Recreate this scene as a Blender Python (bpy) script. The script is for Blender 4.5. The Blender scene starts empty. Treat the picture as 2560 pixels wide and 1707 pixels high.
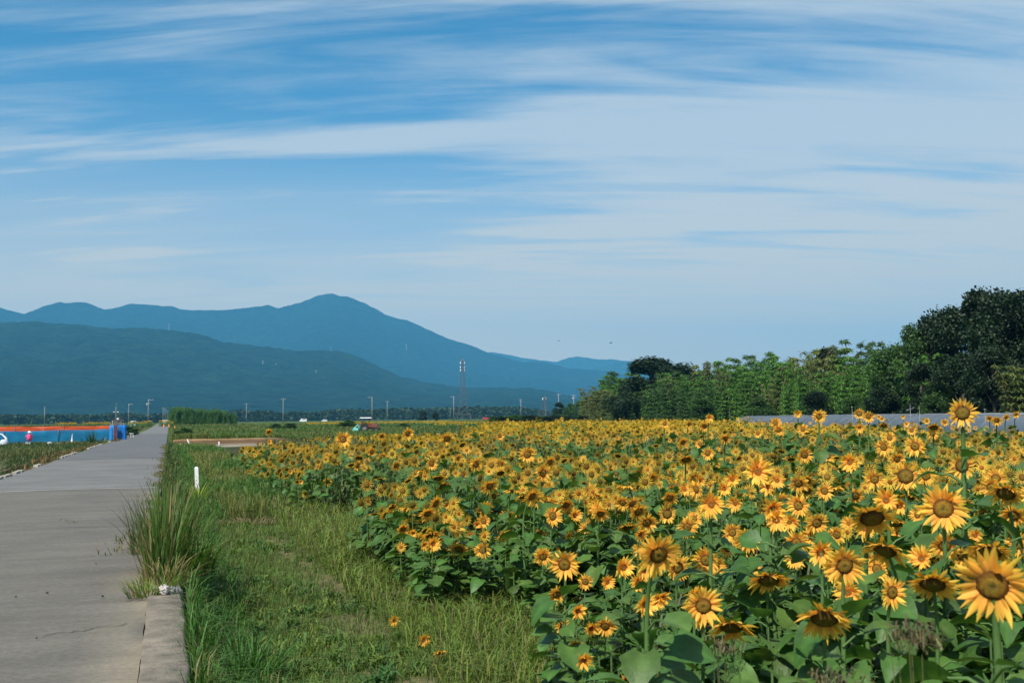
import bpy, math, random
import numpy as np
from mathutils import Matrix, Vector, Euler
R_ = math.radians
rng = np.random.default_rng(7)
random.seed(7)
SC = bpy.context.scene
COL = SC.collection
# ---------------------------------------------------------------- camera
CAMH = 1.6
FPX = 2560*35/36
YAW, PITCH, ROLL = R_(19.0), R_(4.36), R_(0.67)
CM = Matrix.Rotation(-YAW, 3, 'Z') @ Matrix.Rotation(math.pi/2+PITCH, 3, 'X') @ Matrix.Rotation(-ROLL, 3, 'Z')
cd = bpy.data.cameras.new('camera'); cam = bpy.data.objects.new('camera', cd); COL.objects.link(cam)
cam.matrix_world = Matrix.Translation((0, 0, CAMH)) @ CM.to_4x4()
cd.lens = 35; cd.sensor_width = 36; cd.clip_start = 0.1; cd.clip_end = 60000
cd.dof.use_dof = True; cd.dof.focus_distance = 15; cd.dof.aperture_fstop = 4.5
SC.camera = cam
CMn = np.array(CM)
# ---------------------------------------------------------------- light and air
SUN_EL, SUN_AZ = R_(50), R_(-132)          # azimuth from +Y, clockwise
world = bpy.data.worlds.new("World"); SC.world = world; world.use_nodes = True
SC.view_settings.view_transform = 'Standard'; SC.view_settings.look = 'None'
SC.view_settings.gamma = 1; SC.view_settings.exposure = 0.62
HAZE_D, HAZE_C = 1.2e-4, (0.14, 0.585, 1.0)
SKY_S = 0.085
def build_world():
    nt = world.node_tree; N = nt.nodes; L = nt.links; N.clear()
    out = N.new('ShaderNodeOutputWorld'); bg = N.new('ShaderNodeBackground')
    sky = N.new('ShaderNodeTexSky'); sky.sky_type = 'NISHITA'; sky.sun_disc = False
    sky.sun_elevation = SUN_EL; sky.sun_rotation = SUN_AZ; sky.air_density = 1.0; sky.dust_density = 0.6; sky.ozone_density = 3.0
    bg.inputs[1].default_value = SKY_S
    tc = N.new('ShaderNodeTexCoord')
    rot = N.new('ShaderNodeMapping'); rot.inputs['Rotation'].default_value = (0, 0, YAW)
    L.new(tc.outputs['Generated'], rot.inputs[0])
    sep = N.new('ShaderNodeSeparateXYZ'); L.new(rot.outputs[0], sep.inputs[0])
    def mth(op, a, b=None, clamp=False):
        n = N.new('ShaderNodeMath'); n.operation = op; n.use_clamp = clamp
        for i, v in enumerate((a, b)):
            if v is None: continue
            if isinstance(v, (int, float)): n.inputs[i].default_value = v
            else: L.new(v, n.inputs[i])
        return n.outputs[0]
    zc = mth('ADD', mth('MAXIMUM', sep.outputs[2], 0.0), 0.16)
    # cloud layer: direction projected on a high flat sheet, so streaks foreshorten to the horizon
    u = mth('DIVIDE', sep.outputs[0], zc); v = mth('DIVIDE', sep.outputs[1], zc)
    def noise(su, sv, off, scale, det, rough, dist=0.0):
        c = N.new('ShaderNodeCombineXYZ')
        L.new(mth('ADD', mth('MULTIPLY', u, su), off), c.inputs[0])
        L.new(mth('MULTIPLY', v, sv), c.inputs[1])
        t = N.new('ShaderNodeTexNoise'); L.new(c.outputs[0], t.inputs[0])
        t.inputs['Scale'].default_value = scale; t.inputs['Detail'].default_value = det
        t.inputs['Roughness'].default_value = rough; t.inputs['Distortion'].default_value = dist
        return t.outputs[0]
    def ramp(x, a, b):
        m = N.new('ShaderNodeMapRange'); m.interpolation_type = 'SMOOTHSTEP'
        L.new(x, m.inputs[0]); m.inputs[1].default_value = a; m.inputs[2].default_value = b
        return m.outputs[0]
    big = noise(0.6, 2.6, 4.7, 1.0, 4, 0.5, 0.6)
    mid = noise(0.8, 5.2, 9.3, 1.0, 8, 0.56, 1.0)
    fin = noise(1.1, 6.0, 1.7, 1.6, 8, 0.65, 0.4)
    s = mth('ADD', mth('ADD', mth('MULTIPLY', big, 0.9), mth('MULTIPLY', mid, 0.75)), mth('MULTIPLY', fin, 0.32))
    # more cover to the right-hand side, clearer at the top left, milky towards the horizon
    s = mth('ADD', s, mth('MULTIPLY', sep.outputs[0], 0.20))
    s = mth('SUBTRACT', s, mth('MULTIPLY', sep.outputs[2], 0.18))
    cov = mth('MULTIPLY', ramp(s, 0.72, 1.10), 0.84)
    hz = mth('MULTIPLY', ramp(sep.outputs[2], 0.33, 0.02), .95)
    hz = mth('MULTIPLY', hz, mth('ADD', mth('MULTIPLY', mid, 1.1), 0.42))
    cov = mth('MAXIMUM', cov, hz)
    cov = mth('MINIMUM', mth('ADD', cov, mth('MULTIPLY', hz, 0.3)), 0.93)
    ccol = N.new('ShaderNodeMix'); ccol.data_type = 'RGBA'; L.new(ramp(sep.outputs[2], 0.30, 0.02), ccol.inputs[0])
    ccol.inputs[6].default_value = (.43/SKY_S, .47/SKY_S, .50/SKY_S, 1); ccol.inputs[7].default_value = (.78/SKY_S, .60/SKY_S, .37/SKY_S, 1)
    mix = N.new('ShaderNodeMix'); mix.data_type = 'RGBA'
    hs = N.new('ShaderNodeHueSaturation'); hs.inputs['Saturation'].default_value = 1.36; hs.inputs['Hue'].default_value = .488; hs.inputs['Value'].default_value = 1.0
    L.new(sky.outputs[0], hs.inputs['Color'])
    L.new(cov, mix.inputs[0]); L.new(hs.outputs[0], mix.inputs[6])
    L.new(ccol.outputs[2], mix.inputs[7])
    L.new(mix.outputs[2], bg.inputs[0]); L.new(bg.outputs[0], out.inputs[0])
build_world()
sl = bpy.data.lights.new('sun', 'SUN'); sl.energy = 4.6; sl.angle = R_(0.53); sl.color = (1, .95, .86)
so = bpy.data.objects.new('sun', sl); COL.objects.link(so)
sd = Vector((math.sin(SUN_AZ)*math.cos(SUN_EL), math.cos(SUN_AZ)*math.cos(SUN_EL), math.sin(SUN_EL)))
so.rotation_euler = sd.to_track_quat('Z', 'Y').to_euler()
# ---------------------------------------------------------------- helpers
def ray(x, y):
    return CMn @ np.array([(x-1280)/FPX, -(y-853.5)/FPX, -1.0])
def at(px, py, d):
    """world point seen at a photograph pixel, d metres along the ground"""
    r = ray(px, py); t = d/math.hypot(r[0], r[1]); return np.array([r[0]*t, r[1]*t, CAMH+r[2]*t])
def proj(P):
    P = np.atleast_2d(P) - np.array([0, 0, CAMH]); q = P @ CMn
    return 1280+FPX*q[:, 0]/-q[:, 2], 853.5-FPX*q[:, 1]/-q[:, 2], -q[:, 2]
def sm(a, b, x):
    t = np.clip((x-a)/(b-a), 0, 1); return t*t*(3-2*t)
def vnoise(x, y, seed=0):
    x = np.asarray(x, float); y = np.asarray(y, float)
    xi = np.floor(x).astype(np.int64); yi = np.floor(y).astype(np.int64); fx = x-xi; fy = y-yi
    def h(a, b):
        n = (a*374761393 + b*668265263 + seed*1442695041) & 0x7fffffff
        n = ((n ^ (n >> 13))*1274126177) & 0x7fffffff
        return ((n ^ (n >> 16)) & 0xffff)/65535.0
    fx = fx*fx*(3-2*fx); fy = fy*fy*(3-2*fy)
    return (h(xi, yi)*(1-fx)+h(xi+1, yi)*fx)*(1-fy)+(h(xi, yi+1)*(1-fx)+h(xi+1, yi+1)*fx)*fy
def fbm(x, y, o=4, seed=0):
    s = 0; a = 1; t = 0
    for i in range(o):
        s = s+a*vnoise(x*2**i, y*2**i, seed+i); t += a; a *= .5
    return s/t
def rotm(yaw, pitch=0, roll=0):
    """batch R = Rz(yaw) Rx(pitch) Ry(roll)"""
    yaw, pitch, roll = np.broadcast_arrays(np.asarray(yaw, float), np.asarray(pitch, float), np.asarray(roll, float))
    cy, sy, cx, sx, cz, sz = np.cos(yaw), np.sin(yaw), np.cos(pitch), np.sin(pitch), np.cos(roll), np.sin(roll)
    o, z = np.ones_like(cy), np.zeros_like(cy)
    A = np.stack([cy, -sy, z, sy, cy, z, z, z, o], -1).reshape(yaw.shape+(3, 3))
    B = np.stack([o, z, z, z, cx, -sx, z, sx, cx], -1).reshape(yaw.shape+(3, 3))
    C = np.stack([cz, z, sz, z, o, z, -sz, z, cz], -1).reshape(yaw.shape+(3, 3))
    return A @ B @ C
class MB:
    """collects triangles and quads with vertex colours and material slots"""
    def __init__(s): s.V = []; s.C = []; s.F = []; s.n = 0
    def add(s, V, F, c=(1, 1, 1), m=0):
        V = np.asarray(V, float).reshape(-1, 3); c = np.asarray(c, float)
        if c.ndim == 1: c = np.tile(c, (len(V), 1))
        for f in (F if isinstance(F, list) and len(F) and isinstance(F[0], np.ndarray) else [np.asarray(F)]):
            if len(f): s.F.append((f.astype(np.int64)+s.n, m))
        s.V.append(V); s.C.append(c); s.n += len(V)
    def inst(s, T, R, S, P, c=None, m=0):
        """T=(V,[F..],C) template repeated"""
        TV, TF, TC = T; K = len(P); n = len(TV)
        S = np.asarray(S, float)
        if S.ndim == 1: S = S[:, None].repeat(3, 1)
        W = np.einsum('kij,knj->kni', R, TV[None]*S[:, None, :]) + P[:, None, :]
        c = np.ones((K, 3)) if c is None else c
        CC = TC[None]*c[:, None, :]
        off = (np.arange(K)*n)[:, None, None]
        s.add(W.reshape(-1, 3), [(f[None]+off).reshape(-1, f.shape[1]) for f in TF], CC.reshape(-1, 3), m)
    def merge(s, o, m):
        for V, C in zip(o.V, o.C): pass
        base = s.n
        s.V += o.V; s.C += o.C; s.n += o.n
        s.F += [(f+base, m) for f, _ in o.F]
    def tmpl(s):
        V = np.concatenate(s.V); C = np.concatenate(s.C); d = {}
        for f, m in s.F: d.setdefault(f.shape[1], []).append(f)
        return V, [np.concatenate(x) for x in d.values()], C
    def mesh(s, name, mats, smooth=True):
        V = np.concatenate(s.V); C = np.concatenate(s.C)
        me = bpy.data.meshes.new(name)
        me.vertices.add(len(V)); me.vertices.foreach_set('co', V.astype(np.float32).ravel())
        nl = sum(f.size for f, m in s.F); npoly = sum(len(f) for f, m in s.F)
        me.loops.add(nl); me.polygons.add(npoly)
        me.loops.foreach_set('vertex_index', np.concatenate([f.ravel() for f, m in s.F]).astype(np.int32))
        tot = np.concatenate([np.full(len(f), f.shape[1]) for f, m in s.F])
        me.polygons.foreach_set('loop_start', (np.cumsum(tot)-tot).astype(np.int32))
        me.polygons.foreach_set('material_index', np.concatenate([np.full(len(f), m) for f, m in s.F]).astype(np.int32))
        me.polygons.foreach_set('use_smooth', np.full(npoly, smooth))
        a = me.attributes.new('Col', 'FLOAT_COLOR', 'POINT')
        a.data.foreach_set('color', np.concatenate([C, np.ones((len(C), 1))], 1).astype(np.float32).ravel())
        for m in (mats if isinstance(mats, (list, tuple)) else [mats]): me.materials.append(m)
        me.update(calc_edges=True)
        return me
    def build(s, name, mats, parent=None, smooth=True, loc=None):
        o = bpy.data.objects.new(name, s.mesh(name, mats, smooth)); COL.objects.link(o)
        if parent: o.parent = parent
        if loc is not None: o.location = loc
        return o
    # primitives
    def box(s, c, d, col=(1, 1, 1), R=None, m=0, taper=1.0):
        x, y, z = np.array(d)/2
        V = np.array([[-x, -y, -z], [x, -y, -z], [x, y, -z], [-x, y, -z], [-x*taper, -y*taper, z], [x*taper, -y*taper, z], [x*taper, y*taper, z], [-x*taper, y*taper, z]])
        if R is not None: V = V @ np.array(R).T
        s.add(V+np.array(c), np.array([[0, 3, 2, 1], [4, 5, 6, 7], [0, 1, 5, 4], [1, 2, 6, 5], [2, 3, 7, 6], [3, 0, 4, 7]]), col, m)
    def tube(s, pts, rad, n=8, col=(1, 1, 1), m=0, cap=True):
        pts = np.asarray(pts, float); k = len(pts); rad = np.broadcast_to(rad, (k,))
        T = np.gradient(pts, axis=0); T /= np.linalg.norm(T, axis=1)[:, None]+1e-9
        up = np.array([0, 0, 1.]) if abs(T[0][2]) < .9 else np.array([1., 0, 0])
        A = np.cross(T, up); A /= np.linalg.norm(A, axis=1)[:, None]+1e-9; B = np.cross(T, A)
        a = np.linspace(0, 2*np.pi, n, endpoint=False)
        V = pts[:, None]+rad[:, None, None]*(np.cos(a)[None, :, None]*A[:, None]+np.sin(a)[None, :, None]*B[:, None])
        i = np.arange(k-1)[:, None]*n; j = np.arange(n)[None]; j2 = (j+1) % n
        F = np.stack([i+j, i+j2, i+n+j2, i+n+j], -1).reshape(-1, 4)
        V = V.reshape(-1, 3); Fs = [F]
        if cap:
            V = np.concatenate([V, pts[:1], pts[-1:]]); jj = np.arange(n); q = (jj+1) % n
            Fs.append(np.concatenate([np.stack([np.full(n, k*n), q, jj], 1), np.stack([np.full(n, k*n+1), (k-1)*n+jj, (k-1)*n+q], 1)]))
        s.add(V, Fs, col, m)
    def lathe(s, prof, n=24, col=(1, 1, 1), M=None, m=0):
        """prof [(r,z)..] about Z, M 4x4"""
        prof = np.array(prof, float); a = np.linspace(0, 2*np.pi, n, endpoint=False); k = len(prof)
        V = np.stack([prof[:, None, 0]*np.cos(a), prof[:, None, 0]*np.sin(a), prof[:, None, 1]+0*a], -1).reshape(-1, 3)
        if M is not None: M = np.array(M); V = V @ M[:3, :3].T+M[:3, 3]
        i = np.arange(k-1)[:, None]*n; j = np.arange(n)[None]; j2 = (j+1) % n
        s.add(V, np.stack([i+j, i+j2, i+n+j2, i+n+j], -1).reshape(-1, 4), col, m)
    def blob(s, c, r, col=(1, 1, 1), n=10, k=7, jit=0, m=0):
        th = np.linspace(0, np.pi, k); a = np.linspace(0, 2*np.pi, n, endpoint=False)
        V = np.stack([np.sin(th)[:, None]*np.cos(a), np.sin(th)[:, None]*np.sin(a), np.cos(th)[:, None]+0*a], -1).reshape(-1, 3)
        if jit: V = V*(1+jit*(rng.random((len(V), 1))-.5))
        i = np.arange(k-1)[:, None]*n; j = np.arange(n)[None]; j2 = (j+1) % n
        s.add(V*np.array(r)+np.array(c), np.stack([i+j, i+n+j, i+n+j2, i+j2], -1).reshape(-1, 4), col, m)
def tag(o, label=None, cat=None, group=None, kind=None):
    if label: o['label'] = label
    if cat: o['category'] = cat
    if group: o['group'] = group
    if kind: o['kind'] = kind
    return o
def empty(name, loc=(0, 0, 0), rz=0, sc=1):
    o = bpy.data.objects.new(name, None); COL.objects.link(o); o.location = loc; o.rotation_euler = (0, 0, rz); o.scale = (sc,)*3
    o.empty_display_size = .2; return o
def put(name, me, parent=None, loc=(0, 0, 0), rot=(0, 0, 0), sc=1):
    o = bpy.data.objects.new(name, me); COL.objects.link(o); o.parent = parent
    o.location = loc; o.rotation_euler = rot; o.scale = (sc,)*3 if np.isscalar(sc) else sc; return o
def copytree(o, parent=None):
    c = o.copy(); COL.objects.link(c); c.parent = parent
    for ch in list(o.children): copytree(ch, c)
    return c
# ---------------------------------------------------------------- materials
def newmat(name):
    m = bpy.data.materials.new(name); m.use_nodes = True; nt = m.node_tree; nt.nodes.clear()
    out = nt.nodes.new('ShaderNodeOutputMaterial'); return m, nt, nt.nodes, nt.links, out
def tintmat(name, rough=.6, trans=0.0, noise=0, amt=.25, bump=0, bscale=None, metal=0, spec=.4, coord='Object', tmul=(1.3, 1.25, .6)):
    m, nt, N, L, out = newmat(name)
    at_ = N.new('ShaderNodeAttribute'); at_.attribute_name = 'Col'
    p = N.new('ShaderNodeBsdfPrincipled'); p.inputs['Roughness'].default_value = rough; p.inputs['Metallic'].default_value = metal
    p.inputs['Specular IOR Level'].default_value = spec
    col = at_.outputs['Color']
    if noise:
        tc = N.new('ShaderNodeTexCoord'); t = N.new('ShaderNodeTexNoise'); L.new(tc.outputs[coord], t.inputs[0])
        t.inputs['Scale'].default_value = noise; t.inputs['Detail'].default_value = 5; t.inputs['Roughness'].default_value = .6
        mr = N.new('ShaderNodeMapRange'); L.new(t.outputs[0], mr.inputs[0]); mr.inputs[1].default_value = .3; mr.inputs[2].default_value = .7
        mr.inputs[3].default_value = 1-amt; mr.inputs[4].default_value = 1+amt
        mx = N.new('ShaderNodeVectorMath'); mx.operation = 'SCALE'; L.new(col, mx.inputs[0]); L.new(mr.outputs[0], mx.inputs['Scale'])
        col = mx.outputs[0]
    L.new(col, p.inputs['Base Color'])
    if bump:
        tc = N.new('ShaderNodeTexCoord'); t = N.new('ShaderNodeTexNoise'); L.new(tc.outputs[coord], t.inputs[0])
        t.inputs['Scale'].default_value = bscale or noise; t.inputs['Detail'].default_value = 6
        b = N.new('ShaderNodeBump'); b.inputs['Distance'].default_value = bump; L.new(t.outputs[0], b.inputs['Height']); L.new(b.outputs[0], p.inputs['Normal'])
    if trans:
        tr = N.new('ShaderNodeBsdfTranslucent'); v = N.new('ShaderNodeVectorMath'); v.operation = 'MULTIPLY'
        L.new(col, v.inputs[0]); v.inputs[1].default_value = tmul; L.new(v.outputs[0], tr.inputs[0])
        mx = N.new('ShaderNodeMixShader'); mx.inputs[0].default_value = trans
        L.new(p.outputs[0], mx.inputs[1]); L.new(tr.outputs[0], mx.inputs[2]); L.new(mx.outputs[0], out.inputs[0])
    else: L.new(p.outputs[0], out.inputs[0])
    return m
M_leaf = tintmat('sunflower_leaf', .5, .28, 9, .28, bump=.006, bscale=26, spec=.35)
M_stem = tintmat('stem', .6, 0, 30, .2)
M_petal = tintmat('petal', .55, .42, 0, spec=.25, tmul=(1.05, .92, .5))
M_disc = tintmat('seed_disc', .85, 0, 120, .45, bump=.004, bscale=160, spec=.15)
M_grass = tintmat('grass_blades', .6, .3, 0, spec=.3)
M_tree = tintmat('tree_leaves', .55, .22, 0, spec=.3)
M_bark = tintmat('bark', .9, 0, 6, .35, bump=.03, bscale=14)
M_paint = tintmat('painted_metal', .4, 0, 3, .12)
M_dull = tintmat('weathered_surface', .85, 0, 4, .3, bump=.01, bscale=20)
M_metal = tintmat('galvanised_steel', .45, 0, 5, .15, metal=.6)
M_rubber = tintmat('rubber', .9, 0, 8, .2)
M_glass = tintmat('dark_glass', .08, 0, spec=.8)
M_cloth = tintmat('cloth', .8, .2, 3, .15, tmul=(1, 1, 1))
M_conc = tintmat('kerb_concrete', .92, 0, 5.5, .42, bump=.012, bscale=45)
def netmat(name, alpha):
    m, nt, N, L, out = newmat(name)
    a = N.new('ShaderNodeAttribute'); a.attribute_name = 'Col'
    p = N.new('ShaderNodeBsdfPrincipled'); p.inputs['Roughness'].default_value = .6
    L.new(a.outputs[0], p.inputs['Base Color'])
    tl = N.new('ShaderNodeBsdfTranslucent'); L.new(a.outputs[0], tl.inputs[0])
    mx0 = N.new('ShaderNodeMixShader'); mx0.inputs[0].default_value = .4; L.new(p.outputs[0], mx0.inputs[1]); L.new(tl.outputs[0], mx0.inputs[2])
    t = N.new('ShaderNodeBsdfTransparent'); mx = N.new('ShaderNodeMixShader'); mx.inputs[0].default_value = alpha
    L.new(mx0.outputs[0], mx.inputs[1]); L.new(t.outputs[0], mx.inputs[2]); L.new(mx.outputs[0], out.inputs[0]); return m
M_net = netmat('fence_netting', .08); M_orange = netmat('orange_netting', .1)
M_film = netmat('greenhouse_film', .22)
def roadmat():
    m, nt, N, L, out = newmat('asphalt')
    p = N.new('ShaderNodeBsdfPrincipled'); p.inputs['Roughness'].default_value = .88; p.inputs['Specular IOR Level'].default_value = .3
    tc = N.new('ShaderNodeTexCoord'); at_ = N.new('ShaderNodeAttribute'); at_.attribute_name = 'Col'
    def nz(sc, det=6, mp=(1, 1, 1), r=.6):
        mm = N.new('ShaderNodeMapping'); mm.inputs['Scale'].default_value = mp; L.new(tc.outputs['Object'], mm.inputs[0])
        t = N.new('ShaderNodeTexNoise'); L.new(mm.outputs[0], t.inputs[0]); t.inputs['Scale'].default_value = sc; t.inputs['Detail'].default_value = det; t.inputs['Roughness'].default_value = r; return t.outputs[0]
    def mr(x, a, b, c, d):
        q = N.new('ShaderNodeMapRange'); L.new(x, q.inputs[0]); q.inputs[1].default_value = a; q.inputs[2].default_value = b; q.inputs[3].default_value = c; q.inputs[4].default_value = d; return q.outputs[0]
    def mul(a, b):
        q = N.new('ShaderNodeMath'); q.operation = 'MULTIPLY'; L.new(a, q.inputs[0]); L.new(b, q.inputs[1]); return q.outputs[0]
    k = mul(mul(mr(nz(.5), .3, .7, .86, 1.13), mr(nz(34, 4, (.6, 1, 1), .75), .3, .7, .74, 1.26)), mr(nz(1.0, 6, (.3, 2.6, 1), .68), .32, .68, .84, 1.15))  # last noise: tyre scrapes plus soft shadow bands across the road, painted into colour
    sc = N.new('ShaderNodeVectorMath'); sc.operation = 'SCALE'; L.new(at_.outputs[0], sc.inputs[0]); L.new(k, sc.inputs['Scale'])
    # pale scuffs and dried mud
    sf = mul(mr(nz(2.2, 6, (.8, 2.6, 1), .65), .64, .72, 0, 1), mr(nz(.7, 3), .5, .65, 0, .8))
    mx = N.new('ShaderNodeMix'); mx.data_type = 'RGBA'; L.new(sf, mx.inputs[0]); L.new(sc.outputs[0], mx.inputs[6]); mx.inputs[7].default_value = (.42, .39, .33, 1)
    L.new(mx.outputs[2], p.inputs['Base Color'])
    b = N.new('ShaderNodeBump'); b.inputs['Distance'].default_value = .006; L.new(nz(120, 4), b.inputs['Height']); L.new(b.outputs[0], p.inputs['Normal'])
    L.new(p.outputs[0], out.inputs[0]); return m
M_road = roadmat()
def groundmat():
    m, nt, N, L, out = newmat('field_ground')
    p = N.new('ShaderNodeBsdfPrincipled'); p.inputs['Roughness'].default_value = .95; p.inputs['Specular IOR Level'].default_value = .1
    tc = N.new('ShaderNodeTexCoord'); at_ = N.new('ShaderNodeAttribute'); at_.attribute_name = 'Col'
    k = None
    for s, a in ((.02, .25), (.6, .25), (18, .45)):
        t = N.new('ShaderNodeTexNoise'); L.new(tc.outputs['Object'], t.inputs[0]); t.inputs['Scale'].default_value = s; t.inputs['Detail'].default_value = 6
        q = N.new('ShaderNodeMapRange'); L.new(t.outputs[0], q.inputs[0]); q.inputs[1].default_value = .3; q.inputs[2].default_value = .7; q.inputs[3].default_value = 1-a; q.inputs[4].default_value = 1+a
        if k is None: k = q.outputs[0]
        else:
            w = N.new('ShaderNodeMath'); w.operation = 'MULTIPLY'; L.new(k, w.inputs[0]); L.new(q.outputs[0], w.inputs[1]); k = w.outputs[0]
        last = t
    sc = N.new('ShaderNodeVectorMath'); sc.operation = 'SCALE'; L.new(at_.outputs[0], sc.inputs[0]); L.new(k, sc.inputs['Scale'])
    L.new(sc.outputs[0], p.inputs['Base Color'])
    b = N.new('ShaderNodeBump'); b.inputs['Distance'].default_value = .03; L.new(last.outputs[0], b.inputs['Height']); L.new(b.outputs[0], p.inputs['Normal'])
    L.new(p.outputs[0], out.inputs[0]); return m
M_ground = groundmat()
def mountmat():
    m, nt, N, L, out = newmat('forested_slope')
    p = N.new('ShaderNodeBsdfPrincipled'); p.inputs['Roughness'].default_value = 1; p.inputs['Specular IOR Level'].default_value = 0
    tc = N.new('ShaderNodeTexCoord'); at_ = N.new('ShaderNodeAttribute'); at_.attribute_name = 'Col'
    t = N.new('ShaderNodeTexNoise'); L.new(tc.outputs['Object'], t.inputs[0]); t.inputs['Scale'].default_value = .018; t.inputs['Detail'].default_value = 9; t.inputs['Roughness'].default_value = .72
    q = N.new('ShaderNodeMapRange'); L.new(t.outputs[0], q.inputs[0]); q.inputs[1].default_value = .32; q.inputs[2].default_value = .68; q.inputs[3].default_value = .25; q.inputs[4].default_value = 2.0
    sc = N.new('ShaderNodeVectorMath'); sc.operation = 'SCALE'; L.new(at_.outputs[0], sc.inputs[0]); L.new(q.outputs[0], sc.inputs['Scale'])
    L.new(sc.outputs[0], p.inputs['Base Color'])
    b = N.new('ShaderNodeBump'); b.inputs['Distance'].default_value = 90; b.inputs['Strength'].default_value = 1; L.new(t.outputs[0], b.inputs['Height']); L.new(b.outputs[0], p.inputs['Normal'])
    L.new(p.outputs[0], out.inputs[0]); return m
M_mount = mountmat()
# ---------------------------------------------------------------- terrain
def gz(x, y):
    x = np.asarray(x, float); y = np.asarray(y, float)
    r = .85*sm(175, 430, y)
    left = -4.62; right = .14
    # right-hand side of the road: drop at the kerb, strip, field
    zr = -0.06 - .42*sm(right, right+.3, x) + .04*sm(.5, 1.2, x)
    zr = zr + .05*(fbm(x*.8, y*.35, 3, 5)-.5)*sm(.4, 1, x)
    # sunken track with a bank behind it
    tr = sm(.15, .5, x)*(1-sm(9, 14, x))
    zr = zr + tr*(-.22*sm(82, 84, y)*(1-sm(95.6, 96, y)) + .4*sm(95.8, 97.2, y)*(1-sm(101, 115, y)))
    zl = -0.06 - .3*sm(.2, 1.6, left-x) + .06*(fbm(x*.5, y*.3, 3, 9)-.5)
    mid = np.full_like(x, -.06)
    z = np.where(x > right, zr, np.where(x < left, zl, mid))
    return z + r
def roadz(y): return .85*sm(175, 430, np.asarray(y, float))
xs = np.concatenate([-np.geomspace(10500, 14, 40), np.linspace(-13, -4.8, 22), np.linspace(-4.7, .1, 8), np.linspace(.15, .5, 8), np.linspace(.6, 12, 60), np.geomspace(12.5, 10500, 50)])
ys = np.concatenate([-np.geomspace(3800, 4, 12), np.linspace(-3, 60, 160), np.linspace(60.5, 120, 110), np.geomspace(121, 10500, 110)])
X, Y = np.meshgrid(xs, ys); Z = gz(X, Y); nx, ny = len(xs), len(ys)
gi = (np.arange(ny-1)[:, None]*nx+np.arange(nx-1)[None])
GF = np.stack([gi, gi+1, gi+nx+1, gi+nx], -1).reshape(-1, 4)
def mixc(a, b, t): t = np.clip(np.asarray(t), 0, 1)[..., None]; return np.array(a)*(1-t)+np.array(b)*t
soil, dry, green, dgreen = (.085, .06, .035), (.17, .135, .075), (.05, .085, .018), (.025, .05, .012)
gc = mixc(green, (.075, .10, .022), fbm(X*.02, Y*.02, 4, 3))
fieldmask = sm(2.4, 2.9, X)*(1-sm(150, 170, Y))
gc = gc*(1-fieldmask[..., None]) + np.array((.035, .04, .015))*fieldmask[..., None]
trk = np.exp(-((X-1.85-.12*np.sin(Y*.6))/.3)**2)*(Y < 19)*sm(.38, .6, fbm(X*2.2, Y*1.2, 3, 21)+.12)
gc = mixc(gc.reshape(-1, 3), dry, np.broadcast_to(trk, X.shape).ravel()).reshape(gc.shape)
dirt = sm(.2, .4, X)*(1-sm(8, 12, X))*sm(81.5, 84, Y)*(1-sm(97.3, 97.9, Y))
dcol = np.where((Y > 95.7)[..., None], np.where((Y > 96.9)[..., None], np.array((.26, .17, .08)), np.array((.11, .065, .035))), np.array((.24, .21, .16)))
gc = gc*(1-dirt[..., None])+dcol*dirt[..., None]
vdirt = ((X < -4.6) & (X > -6.4) & (Y > 5) & (Y < 60))[..., None]*.8
gc = gc*(1-vdirt)+np.array((.13, .085, .05))*vdirt
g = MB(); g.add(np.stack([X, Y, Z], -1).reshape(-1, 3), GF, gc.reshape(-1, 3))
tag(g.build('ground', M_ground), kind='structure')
# road: sheet with worn edges, three surfacing lots
ry = np.concatenate([np.linspace(-6, 60, 265), np.geomspace(60.5, 1400, 120)])
cx = np.array([0, .03, .1, .3, .5, .7, .9, .97, 1.0])
el = -4.52 + .10*(vnoise(ry*1.3, ry*0, 3)-.5)+.06*(vnoise(ry*6, ry*0, 4)-.5); er = -.16+.02*(vnoise(ry*5, ry*0, 6)-.5)
el = np.where(ry > 60, el+.5*sm(60, 200, ry), el)
RX = el[:, None]+(er-el)[:, None]*cx[None]; RYY = np.broadcast_to(ry[:, None], RX.shape)
RZ = roadz(RYY)+.0+.02*np.sin(np.pi*cx)[None]
def asph(x, y):
    c = np.where((y < 26)[..., None], np.array((.128, .118, .099)), np.array((.146, .143, .134)))
    c = np.where(((y > 46.5) & (y < 140))[..., None], np.array((.112, .114, .113)), c)
    edge = np.exp(-((x-er[:, None])/.3)**2)*(y < 26)*sm(.35, .6, vnoise(x*2, y*1.2, 33))
    return c*(1-.55*edge[..., None])+np.array((.3, .25, .17))*.55*edge[..., None]
rc = asph(RX, RYY)
n1, n2 = len(ry), len(cx); gi = (np.arange(n1-1)[:, None]*n2+np.arange(n2-1)[None])
r = MB(); r.add(np.stack([RX, RYY, RZ], -1).reshape(-1, 3), np.stack([gi, gi+1, gi+n2+1, gi+n2], -1).reshape(-1, 4), rc.reshape(-1, 3))
tag(r.build('road', M_road), kind='structure')
# joints in the surfacing: thin sealed strips lying 4 mm proud
for yj, w, c in ((25.9, .16, (.33, .32, .29)), (26.05, .05, (.06, .06, .06)), (46.5, .12, (.07, .07, .07))):
    b = MB(); xx = np.linspace(-4.46, -.2, 30); wob = .05*(vnoise(xx*2, xx*0, 8)-.5)
    zz = roadz(yj)+.006+.02*np.sin(np.pi*(xx+4.5)/4.36)
    V = np.concatenate([np.stack([xx, yj-w/2+wob, zz], 1), np.stack([xx, yj+w/2+wob*.6, zz], 1)]); i = np.arange(29)
    b.add(V, np.stack([i, i+1, i+31, i+30], 1), c); tag(b.build('road_joint', M_road), kind='structure')
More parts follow.
